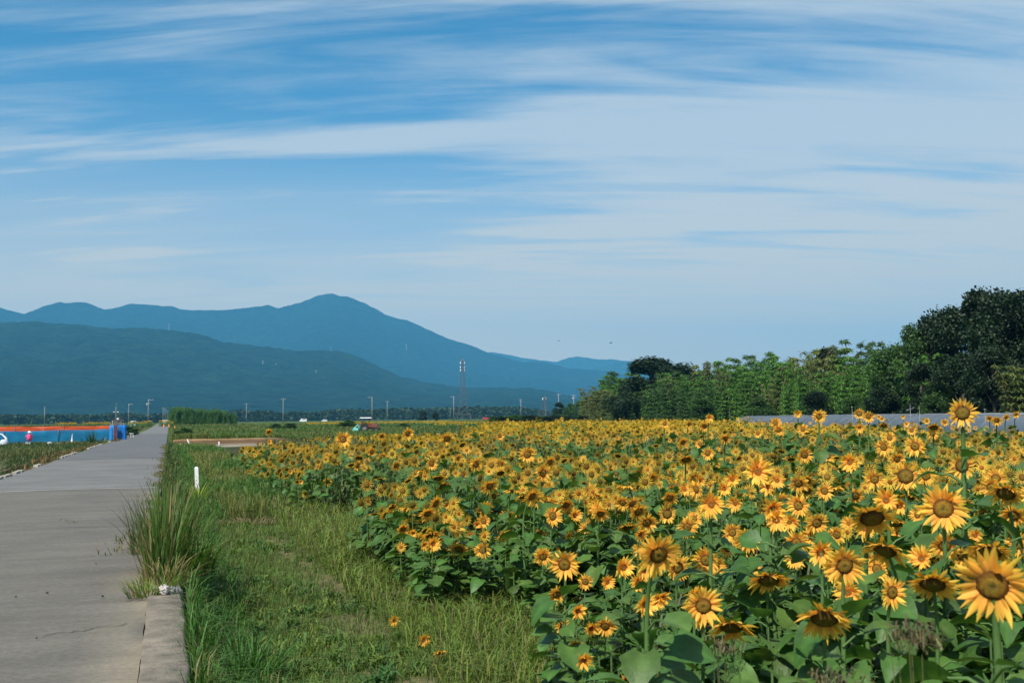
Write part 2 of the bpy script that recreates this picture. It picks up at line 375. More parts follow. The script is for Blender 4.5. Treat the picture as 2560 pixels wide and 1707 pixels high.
# kerb: worn concrete wall along the right edge
b = MB(); ky = np.linspace(-4, 13.2, 150); wv = .035*(fbm(ky*3.5, ky*0, 4, 2)-.5)
prof = [(-.16, -.3), (-.16, .045), (-.145, .055), (.115, .055), (.135, .04), (.15, -.62)]
KV = np.array([[(px+wv[i]*(1 if px < 0 else 1.6)+(.01*vnoise(y*9, k*3., 7) if k in (0, 1, 2) else 0), y, pz+(.008*(vnoise(y*8, k*2., 1)-.5) if pz > 0 else 0)) for k, (px, pz) in enumerate(prof)] for i, y in enumerate(ky)])
n2 = len(prof); gi = (np.arange(len(ky)-1)[:, None]*n2+np.arange(n2-1)[None])
b.add(KV.reshape(-1, 3), np.stack([gi, gi+n2, gi+n2+1, gi+1], -1).reshape(-1, 4), (.17, .145, .11))
tag(b.build('kerb', M_conc), kind='structure')
# pale kerb pieces along the left edge
b = MB()
for y0, y1 in ((29, 34.5), (35.3, 37.2), (41.0, 42.3), (50, 54), (54.6, 58), (66, 70), (71, 75), (76, 79), (88, 94)):
    n = max(2, int((y1-y0)/.5)); yy = np.linspace(y0, y1, n+1)
    for a, c in zip(yy[:-1], yy[1:]):
        xo = -4.68+.03*random.random()+(.5*float(sm(60, 200, a)))
        b.box((xo, (a+c)/2, .005), (.13+.06*random.random(), c-a-.03, .08), (.33, .30, .25), taper=.93)
tag(b.build('kerb', M_conc, smooth=False), kind='structure')
for k_, (x0_, y0_, x1_, y1_) in enumerate(((-.3, 16.2, -1.9, 16.9), (-4.3, 33.5, -2.4, 34.0), (-.25, 8.6, -.9, 8.3))):
    t_ = np.linspace(0, 1, 60); nx_, ny_ = (y1_-y0_), -(x1_-x0_); ll = math.hypot(nx_, ny_); wb = .22*(fbm(t_*6, t_*0, 4, 60+k_)-.5)
    qx_ = x0_+(x1_-x0_)*t_+nx_/ll*wb; qy_ = y0_+(y1_-y0_)*t_+ny_/ll*wb; w_ = (.002+.006*vnoise(t_*14, t_*0, 70+k_))*np.sin(np.pi*t_)**.3
    zc_ = .006+.02*np.sin(np.pi*np.clip((qx_+4.5)/4.36, 0, 1)); b = MB()
    b.add(np.concatenate([np.stack([qx_-nx_/ll*w_, qy_-ny_/ll*w_, zc_], 1), np.stack([qx_+nx_/ll*w_, qy_+ny_/ll*w_, zc_], 1)]), np.stack([np.arange(59), np.arange(59)+1, np.arange(59)+61, np.arange(59)+60], -1), (.045, .042, .038))
    tag(b.build('road_crack', M_road), kind='structure')
# ---------------------------------------------------------------- mountains
def ridge(name, pts, D, depth, back, colr, seed, rough):
    pts = np.array(pts, float); px = np.arange(pts[0, 0], pts[-1, 0]+1, 5.0)
    py = np.interp(px, pts[:, 0], pts[:, 1])
    py = py + (fbm(px/14., px*0, 3, seed)-.5)*rough
    vv = np.concatenate([np.linspace(-depth, 0, 34), np.linspace(0, back, 8)[1:]])
    V = []
    for x_, y_ in zip(px, py):
        p = at(x_, y_, D); d = np.array([p[0], p[1]])/D; H = p[2]
        Dv = D+vv; s = np.where(vv < 0, 1-np.abs(vv)/depth, 1-vv/back)
        wx = d[0]*Dv; wy = d[1]*Dv; lam = depth*.22
        rid = 1-np.abs(2*fbm(wx/lam, wy/lam, 4, seed+3)-1)*1.6
        h = H*s**1.15*(1-.42*np.clip(1-rid, 0, 1)*(1-s)*2.2*s)
        h = h+ (fbm(wx/60, wy/60, 2, seed+9)-.5)*14*np.minimum(s*4, 1)*(vv < -1)
        h = np.where(vv <= -depth+1, -5, h)
        V.append(np.stack([wx, wy, h], 1))
    V = np.array(V); n1, n2 = V.shape[:2]; gi = (np.arange(n1-1)[:, None]*n2+np.arange(n2-1)[None])
    m = MB(); C = np.array(colr)*(1+.5*(fbm(V[..., 0]/300, V[..., 1]/300, 4, seed+5)[..., None]-.5))
    m.add(V.reshape(-1, 3), np.stack([gi, gi+n2, gi+n2+1, gi+1], -1).reshape(-1, 4), C.reshape(-1, 3))
    tag(m.build(name, M_mount), kind='structure')
A_ = [(-900, 840), (-500, 815), (-250, 800), (0, 806), (40, 804), (90, 803), (130, 808), (200, 812), (280, 822), (330, 818), (370, 820), (430, 826), (500, 835), (560, 855), (620, 862), (680, 868), (740, 877), (800, 876), (850, 878), (900, 892), (960, 922), (1000, 940), (1050, 952), (1130, 965), (1180, 970), (1250, 968), (1330, 970), (1380, 978), (1430, 990), (1460, 1005), (1560, 1020), (1800, 1025), (2300, 1020)]
B_ = [(-900, 800), (-300, 775), (0, 770), (30, 778), (62, 785), (100, 768), (150, 755), (160, 757), (215, 756), (262, 773), (300, 768), (328, 758), (370, 762), (430, 766), (460, 775), (560, 776), (630, 768), (670, 762), (696, 770), (750, 757), (790, 741), (830, 733), (850, 740), (870, 742), (920, 762), (960, 785), (1000, 797), (1015, 798), (1060, 820), (1130, 850), (1180, 865), (1230, 885), (1310, 905), (1360, 905), (1420, 920), (1500, 925), (1560, 935), (1800, 950), (2500, 960)]
C_ = [(1100, 900), (1230, 880), (1260, 885), (1310, 895), (1390, 905), (1425, 893), (1445, 891), (1480, 897), (1540, 899), (1600, 906), (1700, 945), (1850, 1000), (2500, 1020)]
D_ = [(1380, 960), (1480, 928), (1520, 912), (1550, 905), (1620, 904), (1680, 915), (1800, 975), (2400, 1020)]
ridge('near_hills', A_, 4000, 1600, 800, (.018, .042, .020), 1, 5)
ridge('mountain', B_, 7300, 2300, 1100, (.012, .03, .016), 2, 4)
ridge('distant_hills', D_, 8900, 1000, 700, (.02, .045, .018), 4, 3)
ridge('distant_mountains', C_, 9750, 900, 400, (.02, .045, .018), 3, 3)
# ---------------------------------------------------------------- templates: leaves, petals, discs
def leaf_t(L=1.0, W=.9, rows=7, droop=.5, serr=0.0, seed=0):
    """heart-shaped leaf along +Y from its petiole, folded on the midrib"""
    t = np.linspace(0, 1, rows); q = np.random.default_rng(seed)
    w = W*.5*np.where(t < .3, .55+.45*np.sin(t/.3*np.pi/2), np.cos((t-.3)/.7*np.pi/2)**.8)
    w[-1] = .005
    cols = np.array([-1, -.5, 0, .5, 1]); V = []
    for i, tt in enumerate(t):
        for c in cols:
            ww = w[i]*(1+serr*(q.random()-.5)*(abs(c) == 1))
            y = L*(tt - (.16*abs(c)**1.5 if tt < .2 else 0)*(1-tt*3))
            z = -droop*L*tt**1.8+.22*ww*abs(c)**1.2+.04*L*math.sin(5*tt+c*2+seed)*abs(c)
            V.append((c*ww, y*(1-.25*droop*tt), z))
    gi = (np.arange(rows-1)[:, None]*5+np.arange(4)[None])
    V = np.array(V); C = np.ones((len(V), 3)); C[np.arange(rows)*5+2] = (1.35, 1.25, 1.3)
    return V, [np.stack([gi, gi+1, gi+6, gi+5], -1).reshape(-1, 4)], C
LEAVES = [leaf_t(1, .95, 7, .45, .35, 1), leaf_t(1, .85, 7, .75, .35, 2), leaf_t(1, 1.05, 7, .25, .3, 3)]
def leaf_lo():
    V = np.array([(0, 0, 0), (-.42, .22, .06), (.42, .22, .06), (-.33, .6, -.06), (.33, .6, -.06), (0, .55, -.16), (0, .9, -.5)], float)
    return V, [np.array([[0, 5, 3, 1], [0, 2, 4, 5]]), np.array([[3, 5, 6], [5, 4, 6]])], np.ones((7, 3))
LEAF_LO = leaf_lo()
def petal_t(curl=.15, w=.24, twist=0.0):
    """unit-long petal along +Y, lifting to +Z by curl"""
    ts = [0, .35, .7, 1]; ws = [.45, 1, .8, .02]; V = []
    for t, ww in zip(ts, ws):
        for c in (-1, 0, 1):
            V.append((c*w*.5*ww+twist*t*t, t, curl*t*t-.10*w*abs(c)*ww*2+.05*math.sin(t*3)))
    gi = (np.arange(3)[:, None]*3+np.arange(2)[None])
    C = np.array([[(1, .82, 1), (1, .93, 1), (1, 1, 1), (1, 1.03, 1)][i//3] for i in range(12)])
    return np.array(V), [np.stack([gi, gi+1, gi+4, gi+3], -1).reshape(-1, 4)], C
P_Y = np.array((.98, .62, .085)); P_O = np.array((.86, .34, .012))
def head_meshes(kind, seed):
    """flower head facing +Z, outer diameter 1. kinds: young, mature, old"""
    q = np.random.default_rng(seed)
    rd = dict(young=.15, mature=.21, old=.26)[kind]
    n1, n2 = dict(young=(22, 17), mature=(30, 24), old=(32, 24))[kind]
    pet = MB()
    for n, lift, ln, zz in ((n1, .02, 1, -.005), (n2, .22, .86, .006)):
        a = np.linspace(0, 2*np.pi, n, endpoint=False)+q.normal(0, .07, n)+lift
        keep = q.random(n) > dict(young=.0, mature=.05, old=.15)[kind]; a = a[keep]; k = len(a)
        for j in range(3):
            s = np.arange(k) % 3 == j; kk = s.sum()
            T = petal_t({'young': .22, 'mature': .10, 'old': .30}[kind]+q.normal(0, .12), {'young': .30, 'mature': .25, 'old': .23}[kind], q.normal(0, .08))
            Rm = rotm(a[s], q.normal({'young': .32, 'mature': .12, 'old': .05}[kind], .22, kk), q.normal(0, .3, kk))
            L_ = (.58-rd*.82)*ln*q.uniform(.68, 1.1, kk)
            P = np.stack([-np.sin(a[s])*rd*.82, np.cos(a[s])*rd*.82, np.full(kk, zz)], 1)
            sc = np.stack([q.uniform(.28, .44, kk), L_, L_], 1)
            c = P_Y[None]*(1+q.normal(0, .09, (kk, 1)))*np.array([1, 1, 1])[None]; c[:, 1] *= q.uniform(.86, 1.08, kk)
            if kind == 'old': c *= .93
            pet.inst(T, Rm, sc, P, c)
    d = MB(); rings = 9 if kind != 'young' else 7; n = 28
    rr = np.linspace(0, 1, rings); dome = {'young': .02, 'mature': .055, 'old': .085}[kind]
    V = []; C = []
    stops = {'young': [(0, (.16, .15, .03)), (.3, (.18, .13, .025)), (.45, (.30, .075, .01)), (.8, (.36, .10, .012)), (1, (.42, .17, .012))],
             'mature': [(0, (.13, .09, .02)), (.25, (.22, .15, .022)), (.6, (.28, .15, .018)), (.82, (.15, .06, .01)), (1, (.08, .04, .01))],
             'old': [(0, (.20, .14, .022)), (.45, (.22, .14, .022)), (.75, (.13, .075, .016)), (1, (.07, .035, .012))]}[kind]
    sx = [s[0] for s in stops]; scs = np.array([s[1] for s in stops])
    for r0 in rr:
        col = np.array([np.interp(r0, sx, scs[:, i]) for i in range(3)])
        for k in range(n):
            a = 2*np.pi*k/n; jr = 1+(.03*q.normal() if .3 < r0 < 1 else 0)
            z = .012+dome*(1-r0**2.4)-(.018*math.exp(-(r0/.22)**2))
            V.append((rd*r0*jr*math.cos(a), rd*r0*jr*math.sin(a), z+q.normal(0, .0035))); C.append(col*(1+q.normal(0, .16)))
    for k in range(n):
        a = 2*np.pi*k/n; V.append((rd*1.0*math.cos(a), rd*1.0*math.sin(a), -.03)); C.append(scs[-1])
    gi = np.arange(rings)[:, None]*n; j = np.arange(n)[None]; j2 = (j+1) % n
    d.add(np.array(V), np.stack([gi+j, gi+n+j, gi+n+j2, gi+j2], -1).reshape(-1, 4), np.array(C))
    bk = MB(); bk.lathe([(.0, -.09), (.05, -.085), (rd*.75, -.05), (rd*.98, -.01), (rd*.9, .004)], 18, (.10, .19, .035))
    a = np.linspace(0, 2*np.pi, 16, endpoint=False)+q.normal(0, .08, 16)
    Tp = petal_t(-.1, .55); Tp = (Tp[0], Tp[1], np.ones_like(Tp[2]))
    bk.inst(Tp, rotm(a, q.normal(-.1, .25, 16)), np.stack([np.full(16, .2), np.full(16, .17), np.full(16, .17)], 1), np.stack([-np.sin(a)*rd*.9, np.cos(a)*rd*.9, np.full(16, -.02)], 1), np.tile((.09, .20, .035), (16, 1)))
    return bk, pet, d
HK = ('young', 'mature', 'old'); HB = {}
for k in HK: HB[k] = [head_meshes(k, 10*HK.index(k)+i) for i in range(4)]
def head_lo(kind, n, seed, df=1.0):
    """cheap flower head for the far part of the field"""
    q = np.random.default_rng(seed); rd = dict(young=.17, mature=.22, old=.25)[kind]*df; b = MB()
    a = np.linspace(0, 2*np.pi, n, endpoint=False)
    lift = {'young': .10, 'mature': .03, 'old': .0}[kind]
    V = []; F = []
    for i, t in enumerate(a):
        ln = .56*q.uniform(.8, 1.08); w = 2.9/n*.5; t = t+q.normal(0, .06)
        for rr, ww, z in ((rd*.8, w*.5*.5, 0), (rd*.5+ln*.5, w*.42, lift*.4)):
            V += [(-math.sin(t)*rr-math.cos(t)*ww, math.cos(t)*rr-math.sin(t)*ww, z), (-math.sin(t)*rr+math.cos(t)*ww, math.cos(t)*rr+math.sin(t)*ww, z)]
        V.append((-math.sin(t)*ln, math.cos(t)*ln, lift+q.normal(0, .03)))
        k = i*5; F.append(((k, k+1, k+3, k+2), (k+2, k+3, k+4)))
    pet = (np.array(V), [np.array([f[0] for f in F]), np.array([f[1] for f in F])], np.ones((len(V), 3)))
    m = 10; aa = np.linspace(0, 2*np.pi, m, endpoint=False)
    DV = [(0, 0, .06)]+[(rd*.6*math.cos(t), rd*.6*math.sin(t), .05) for t in aa]+[(rd*math.cos(t), rd*math.sin(t), .0) for t in aa]
    c0, c1, c2 = {'young': ((.17, .12, .02), (.33, .09, .012), (.40, .15, .012)), 'mature': ((.16, .11, .02), (.20, .11, .016), (.08, .035, .01)), 'old': ((.14, .10, .02), (.11, .07, .018), (.05, .03, .012))}[kind]
    DC = np.array([c0]+[c1]*m+[c2]*m); j = np.arange(m); j2 = (j+1) % m
    disc = (np.array(DV, float), [np.stack([j*0, 1+j, 1+j2], 1), np.stack([1+j, 1+m+j, 1+m+j2, 1+j2], 1)], DC)
    bv = [(0, 0, -.07)]+[(rd*1.1*math.cos(t), rd*1.1*math.sin(t), -.012) for t in aa[::2]]; j = np.arange(5)
    back = (np.array(bv, float), [np.stack([j*0, 1+(j+1) % 5, 1+j], 1)], np.ones((6, 3)))
    return pet, disc, back
LO = {k: [head_lo(k, 20, s) for s in range(3)] for k in HK}
LO2 = {k: [head_lo(k, 10, s+5, .8) for s in range(2)] for k in HK}
# stems: unit height 1, tip bends towards -Y (the way the head faces); returns curve
def stem_curve(nod, h=1.0):
    """points of a stem of height h whose tip leans over by nod"""
    p = [(0, 0, 0), (.01, .01, .3*h), (-.01, .02, .6*h), (0, .03, .82*h)]
    ang = 0; x = np.array([0, .03, .82*h]); n = 6; L = (.18*h+.10*(nod > .8))/n*(1+.25*(nod > 1))
    for i in range(n):
        ang += nod/n; x = x+np.array([0, -math.sin(ang)*L, math.cos(ang)*L]); p.append(tuple(x))
    return np.array(p)
NODS = [.35, .9, 1.5, 2.3]
def foliage_mb(seed, h=1.0, n=9, size=.2, q=None):
    q = np.random.default_rng(seed); b = MB()
    t = np.linspace(.10, .86, n)+q.normal(0, .02, n); a = np.arange(n)*2.4+q.normal(0, .4, n)
    up = q.uniform(.1, .6, n)
    pl = .10*q.uniform(.7, 1.3, n)
    P = np.stack([np.cos(a)*0, np.sin(a)*0+.02, t*h], 1)
    tip = P+np.stack([-np.sin(a)*pl, np.cos(a)*pl, pl*up*1.2], 1)
    for i in range(n):
        b.tube([P[i], (P[i]+tip[i])/2+np.array([0, 0, .015]), tip[i]], [.006, .005, .004], 5, (.10, .19, .05), cap=False)
    s = size*(1.15-.55*np.abs(t-.45))*q.uniform(.75, 1.2, n)
    for j in range(3):
        k = np.arange(n) % 3 == j
        base = np.array((.060, .135, .026))*(1+q.normal(0, .12, (k.sum(), 1)))
        base[:, 0] *= q.uniform(.85, 1.25, k.sum())
        b.inst(LEAVES[j], rotm(a[k], q.normal(.15, .3, k.sum()), q.normal(0, .25, k.sum())), s[k], tip[k], base)
    return b
FOL = [foliage_mb(50+i, n=18, size=.165) for i in range(6)]
FOLM = [f.mesh('sunflower_leaves', M_leaf) for f in FOL]
STM = []
for nd in NODS:
    b = MB(); c = stem_curve(nd); b.tube(c, np.linspace(.0095, .006, len(c)), 8, (.075, .15, .035)); STM.append((b.mesh('sunflower_stem', M_stem), c[-1]))
HM = {k: [(a.mesh('flower_head', M_leaf), p.mesh('petals', M_petal), d.mesh('seed_disc', M_disc)) for a, p, d in HB[k]] for k in HK}
# ---------------------------------------------------------------- the sunflowers one can tell apart
Z = {2: (1650, 1030, 5.227), 3: (2100, 1030, 5.113), 4: (1350, 1330, 3.92), 5: (1950, 1330, 3.856), 6: (950, 1100, 5.227), 7: (640, 1050, 2.386)}
raw = {
 6: [(460,440,110,'y'),(210,335,130,'m'),(735,185,110,'y'),(385,260,110,'m'),(520,255,85,'y'),(675,310,150,'m'),(565,680,150,'m'),(880,360,130,'o'),(760,500,190,'o'),(820,600,180,'o'),(1075,455,150,'m'),(1030,240,130,'m'),(1255,310,190,'m'),(1435,600,190,'m'),(1570,320,160,'m'),(1700,400,150,'m'),(1925,190,240,'m'),(2130,430,250,'m'),(2220,290,170,'m'),(1780,700,140,'m'),(1990,735,260,'m'),(875,845,110,'y'),(1240,745,120,'y'),(1035,820,130,'y'),(980,905,160,'m'),(470,995,120,'y'),(515,930,120,'m'),(620,980,110,'y'),(720,975,130,'y'),(305,960,130,'m'),(345,1080,110,'y'),(300,1160,150,'m'),(435,1215,120,'y'),(870,1050,150,'y'),(580,1370,90,'y'),(635,1290,120,'m'),(660,1390,90,'m'),(985,1300,110,'m'),(1050,1180,140,'m'),(1265,1105,110,'y'),(1245,980,150,'m'),(1355,1060,160,'m'),(1365,890,190,'m'),(1360,1230,110,'y'),(1620,1240,250,'o'),(1855,1200,150,'y'),(1655,1010,170,'m'),(1955,1000,180,'m'),(1860,1020,110,'y'),(2240,830,140,'m'),(2115,1510,230,'m'),(1645,870,100,'y'),(1420,800,120,'y'),(1590,760,120,'y')],
 2: [(1280,770,390,'y'),(670,1200,370,'y'),(95,1330,240,'d'),(130,1120,230,'m'),(190,980,180,'m'),(515,900,160,'y'),(945,880,190,'y'),(1530,890,220,'y'),(1810,930,250,'m'),(1405,975,190,'y'),(1470,1260,310,'y'),(1520,1410,310,'y'),(1690,1430,250,'y'),(1810,1220,300,'m'),(2050,1450,300,'m'),(2150,1030,230,'m'),(2230,1250,200,'o'),(330,1010,170,'y'),(840,1000,180,'y'),(980,1190,200,'y'),(360,1500,270,'m'),(625,540,150,'m'),(340,620,220,'o'),(525,420,120,'m'),(300,390,130,'m'),(855,345,140,'m'),(1380,610,120,'m'),(1890,560,190,'m'),(2190,580,150,'m'),(815,700,120,'m'),(1040,600,130,'o'),(1730,700,120,'m'),(640,75,110,'y'),(580,185,130,'m'),(60,155,110,'m'),(380,155,90,'m'),(1510,145,130,'m'),(1550,235,130,'m'),(2080,55,160,'m'),(1800,20,100,'y'),(1870,225,130,'m'),(1280,280,100,'m')],
 3: [(125,640,260,'y'),(440,860,250,'m'),(840,820,360,'d'),(590,1120,320,'y'),(960,435,290,'m'),(1560,690,290,'d'),(1565,10,330,'d'),(1320,1230,560,'m'),(410,1350,560,'o'),(700,1420,330,'o'),(2120,1040,400,'o'),(2225,1320,300,'m'),(250,200,120,'y'),(365,60,130,'m'),(245,20,115,'d'),(560,170,110,'o'),(635,330,140,'m'),(915,235,100,'m'),(1185,280,120,'m'),(1200,195,150,'o'),(1110,115,70,'m'),(1910,80,75,'m'),(2005,110,110,'m'),(2250,30,75,'m'),(2125,65,75,'m'),(805,60,50,'y'),(1340,130,80,'m'),(850,155,70,'y'),(495,60,55,'m'),(535,88,55,'m'),(560,450,180,'m'),(730,600,170,'m'),(1100,820,200,'m'),(910,1290,150,'o'),(1850,1330,200,'m'),(760,1200,200,'y'),(200,1070,200,'m'),(1890,770,170,'m')],
 4: [(1160,220,430,'m'),(1630,275,280,'m'),(820,345,220,'y'),(1020,370,200,'y'),(970,485,190,'y'),(660,490,160,'y'),(445,485,160,'m'),(240,315,300,'m'),(165,610,190,'m'),(370,770,170,'y'),(500,940,170,'y'),(640,920,210,'m'),(340,1110,140,'y'),(430,1250,170,'y'),(215,920,150,'y'),(1600,720,380,'m'),(1760,720,160,'y'),(1870,930,430,'o'),(2075,335,230,'d'),(2240,470,380,'o'),(30,240,180,'m'),(1200,640,130,'y'),(2100,630,200,'o'),(2030,75,260,'m'),(845,1455,120,'y'),(1140,1465,130,'y'),(980,180,150,'y')],
 5: [(145,255,200,'y'),(395,195,260,'y'),(160,100,230,'m'),(320,40,220,'m'),(620,320,380,'m'),(650,575,260,'y'),(1010,175,400,'o'),(1470,500,430,'o'),(2050,510,640,'m'),(2020,190,380,'o'),(430,830,480,'o'),(280,960,260,'y'),(1270,1060,380,'b')],
 7: [(520,115,85,'m'),(440,230,62,'o'),(615,225,62,'o'),(690,190,55,'m'),(605,270,55,'m'),(755,220,55,'m'),(145,243,45,'m'),(205,308,32,'y'),(200,185,32,'m'),(425,365,50,'m'),(270,330,28,'y'),(268,368,24,'y'),(75,70,38,'m'),(80,130,28,'y'),(600,370,50,'o'),(710,345,45,'o'),(710,600,42,'m'),(905,80,65,'m'),(825,1195,40,'y'),(1000,1310,42,'y'),(1100,1385,36,'o'),(750,95,45,'m'),(1140,110,80,'m'),(1455,95,50,'m'),(1050,260,60,'m'),(920,240,50,'m')]}
special = {  # own labels for heads that stand out
 (2, 0): 'tall sunflower with pale glowing lower petals rising alone over the mid-field flowers', (2, 1): 'large sunflower with shaded upper-left petals and bright lower ones below the tall pale one',
 (3, 6): 'tallest sunflower, with a dark disc standing up against the dark wood at the right', (3, 5): 'sunflower with a red-brown disc and yellow fringe directly below the tallest one',
 (3, 7): 'big open sunflower with a round olive disc near the right edge', (3, 8): 'big nodding sunflower with a wide dark disc, left of the open olive-disc one',
 (3, 4): 'sunflower beside a large dark folded leaf, upper right of the field', (3, 2): 'open sunflower with a chestnut disc and pale lower petals in the right of the field',
 (3, 0): 'round young sunflower with a green-eyed orange disc in front of the grey weeds', (3, 10): 'drooping sunflower with a black-brown disc at the right edge of the photo',
 (4, 0): 'large sunflower with a glossy brown disc, biggest in the left front of the field', (4, 1): 'evenly rayed sunflower standing alone among leaves right of the glossy brown one',
 (4, 15): 'large sunflower with a mustard disc low in the front of the field', (4, 17): 'drooping sunflower facing the ground beside the mustard-disc one',
 (4, 13): 'lowest young sunflower at the left front corner of the field', (4, 9): 'young sunflower turned to the left at the field edge above the lowest ones',
 (5, 4): 'tall oval sunflower with a golden disc beside a cluster of young ones', (5, 6): 'nodding sunflower with a wide black disc right of the oval golden one',
 (5, 7): 'nodding sunflower with a half-hidden black disc left of the biggest flower', (5, 8): 'biggest sunflower of all, with a huge brown disc at the right front',
 (5, 9): 'nodding sunflower just above the biggest flower', (5, 10): 'ragged sunflower with a shaded disc in the foreground leaves',
 (5, 12): 'sunflower hung face down showing its green back in the bottom foreground', (7, 0): 'big sunflower poking above the far left part of the field',
 (7, 16): 'lone sunflower in the grass between the two flower clumps', (7, 18): 'small lone sunflower low in the grass of the mown strip',
 (7, 19): 'narrow lone sunflower lying in the grass at the bottom of the strip', (7, 20): 'fallen sunflower, lowest flower in the grass of the strip'}
plants = []   # (x,y,zhead,diam,kind,faceaz,nod,label)
def addplant(px, py, w, kind, label=None, zone=0):
    D0 = {'y': .165, 'm': .20, 'o': .24, 'b': .26, 'd': .21}[kind]
    d = D0*FPX/w
    hor = 1053-(px-420)*.0116
    dy = py-hor
    # keep the head at a credible height above the field
    zt = lambda dd: CAMH-dy/FPX*dd*1.0
    lo = -.33 if (zone == 7 and py > 1280) else .12 if py > 1500 else .24
    if zt(d) < lo: d = (CAMH-lo)*FPX/dy
    if dy > 60 and zt(d) > 1.0: d = (CAMH-1.0)*FPX/dy
    if zone == 7 and (not label or py < 1150): d = max(d, 22)
    dia = min(max(w*d/FPX*(1.15 if w < 40 else 1.0), .12), .36)
    p = at(px, py, d)
    azv = math.atan2(p[0], p[1])
    rel = np.interp(px, [900, 1500, 1900], [20, 18, 2])+random.gauss(0, 12)
    face = azv+math.pi-R_(rel)
    nod = {'y': random.uniform(-.05, .25), 'm': random.uniform(.05, .5), 'o': random.uniform(.75, 1.05), 'b': 2.2, 'd': random.uniform(.0, .2)}[kind]
    plants.append([p[0], p[1], p[2], dia, {'y': 'young', 'm': 'mature', 'o': 'old', 'b': 'old', 'd': 'old'}[kind], face, nod, label, (px, py, w)])
for zi, lst in raw.items():
    ox, oy, s = Z[zi]
    for i, (a, b_, w, k) in enumerate(lst): addplant(ox+a/s, oy+b_/s, w/s, k, special.get((zi, i)), zi)
# ---------------------------------------------------------------- the rest of the field
def infield(x, y):
    az = np.degrees(np.arctan2(x, y)); r = np.hypot(x, y)
    rmax = np.interp(az, [0, 3, 6, 8, 12, 16, 18, 22, 34, 60], [30, 40, 52, 62, 70, 78, 125, 160, 150, 150])
    ok = (x > np.interp(y, [5, 6.5, 10], [2.15, 2.35, 2.5])+.25*(vnoise(y*.5, y*0, 12)-.5)) & (r < rmax)
    # tunnel limits the field on the right
    ok &= ((y-33.3)*(63-34.5)-(x-34.5)*(102-33.3)) > -0.0*x
    tl = (x-34.5)*(102-33.3)-(y-33.3)*(63-34.5)
    ok &= (tl < -2.2*74)
    bay = (y > 14.9) & (y < 21) & (x < 2.6+1.9*np.clip(np.minimum(y-14.8, 21.2-y), 0, 2)/2)
    bay |= (y > 6.6) & (y < 9.8) & (x < 2.6+1.1*np.clip(np.minimum(y-6.5, 10.0-y), 0, 1))
    return ok & ~bay
def scatter(x0, x1, y0, y1, dens, seed):
    q = np.random.default_rng(seed); s = 1/math.sqrt(dens)
    gx, gy = np.meshgrid(np.arange(x0, x1, s), np.arange(y0, y1, s)); n = gx.size
    return gx.ravel()+q.uniform(-.5, .5, n)*s, gy.ravel()+q.uniform(-.5, .5, n)*s
PX, PY = scatter(2, 110, 1.5, 165, 6.0, 31)
ex, ey = scatter(2.45, 5.2, 9.6, 14.6, 11, 32); e2x, e2y = scatter(2.2, 3.4, 4.2, 6.8, 12, 33); PX = np.concatenate([PX, ex, e2x]); PY = np.concatenate([PY, ey, e2y])
r0 = np.hypot(PX, PY); az = np.degrees(np.arctan2(PX, PY))
k = infield(PX, PY) & (az < 52) & ((r0 < 60) | (rng.random(len(PX)) < .7)) & (r0 > 1.9)
PX, PY = PX[k], PY[k]; r0 = r0[k]; n = len(PX)
hn = fbm(PX*.25, PY*.25, 3, 44)
PZ = gz(PX, PY)+np.clip(.74+.7*hn+rng.normal(0, .15, n)-.3*np.exp(-(PX-2.6)/.8)*(PY > 5), .35, 1.55)
cap = (np.degrees(np.arctan2(PX, PY)) < 16) & (r0 > 34); PZ = np.where(cap, np.minimum(PZ, .30+.3*vnoise(PX*3, PY*3, 4)), PZ)
tall = (rng.random(n) < .012) & ~cap; PZ[tall & (r0 > 12)] += .4
dens = fbm(PX*.16+3, PY*.10, 4, 77)
weedy = (dens > .52) & (PX > 3.6) & (r0 > 9)
hashead = rng.random(n) < np.where(weedy, .30, .9)
kindi = rng.choice(3, n, p=[.32, .52, .16])
DIA = np.where(kindi == 0, rng.uniform(.12, .17, n), np.where(kindi == 1, rng.uniform(.15, .21, n), rng.uniform(.17, .23, n)))
FACE = np.arctan2(PX, PY)+np.pi-np.radians(np.interp(np.degrees(np.arctan2(PX, PY)), [5, 30, 45], [30, 12, 0])+rng.normal(0, 22, n))
DIA = DIA*np.interp(r0, [8, 25, 60], [1.05, 1.24, 1.6])
NOD = np.where(kindi == 2, rng.uniform(.7, 1.5, n), np.where(kindi == 1, rng.uniform(-.1, .75, n), rng.uniform(-.3, .4, n)))
# near plants: hand-placed heads own the foreground, so others there stay in leaf
hp = np.array([(p[0], p[1], p[2]) for p in plants]); hx, hy, hd = proj(hp); hw = np.array([p[8][2] for p in plants])
qx, qy, qd = proj(np.stack([PX, PY, PZ], 1))
near = r0 < 8.5
hashead &= ~near | ((rng.random(n) < .62) & (r0 > 3.8) & (PZ-gz(PX, PY) > .5))
for i in range(len(hx)):   # nothing may stand in front of a placed head
    m = (np.abs(qx-hx[i]) < hw[i]*.5+DIA/qd*FPX*.5) & (np.abs(qy-hy[i]) < hw[i]*.5+DIA/qd*FPX*.5)
    if hw[i] > 34: hashead &= ~(m & (qd < hd[i]+.3) | (m & (np.abs(qd-hd[i]) < .25)))
    # leaves neither: a plant whose top would cover the head is cut lower
    m = (np.abs(qx-hx[i]) < hw[i]*.5+.27/qd*FPX) & (qd < hd[i]-.05)
    lim = CAMH-(hy[i]+hw[i]*.45-(1053-(hx[i]-420)*.0116))/FPX*qd-.12
    PZ = np.where(m & ~hashead, np.minimum(PZ, lim), PZ)
PZ = np.where(near & ~hashead, np.minimum(PZ, gz(PX, PY)+.86), PZ)
ok = PZ > gz(PX, PY)+.15
cand = np.where(hashead & (r0 < 40) & (qx > -20) & (qx < 2580) & (qy < 1760))[0]
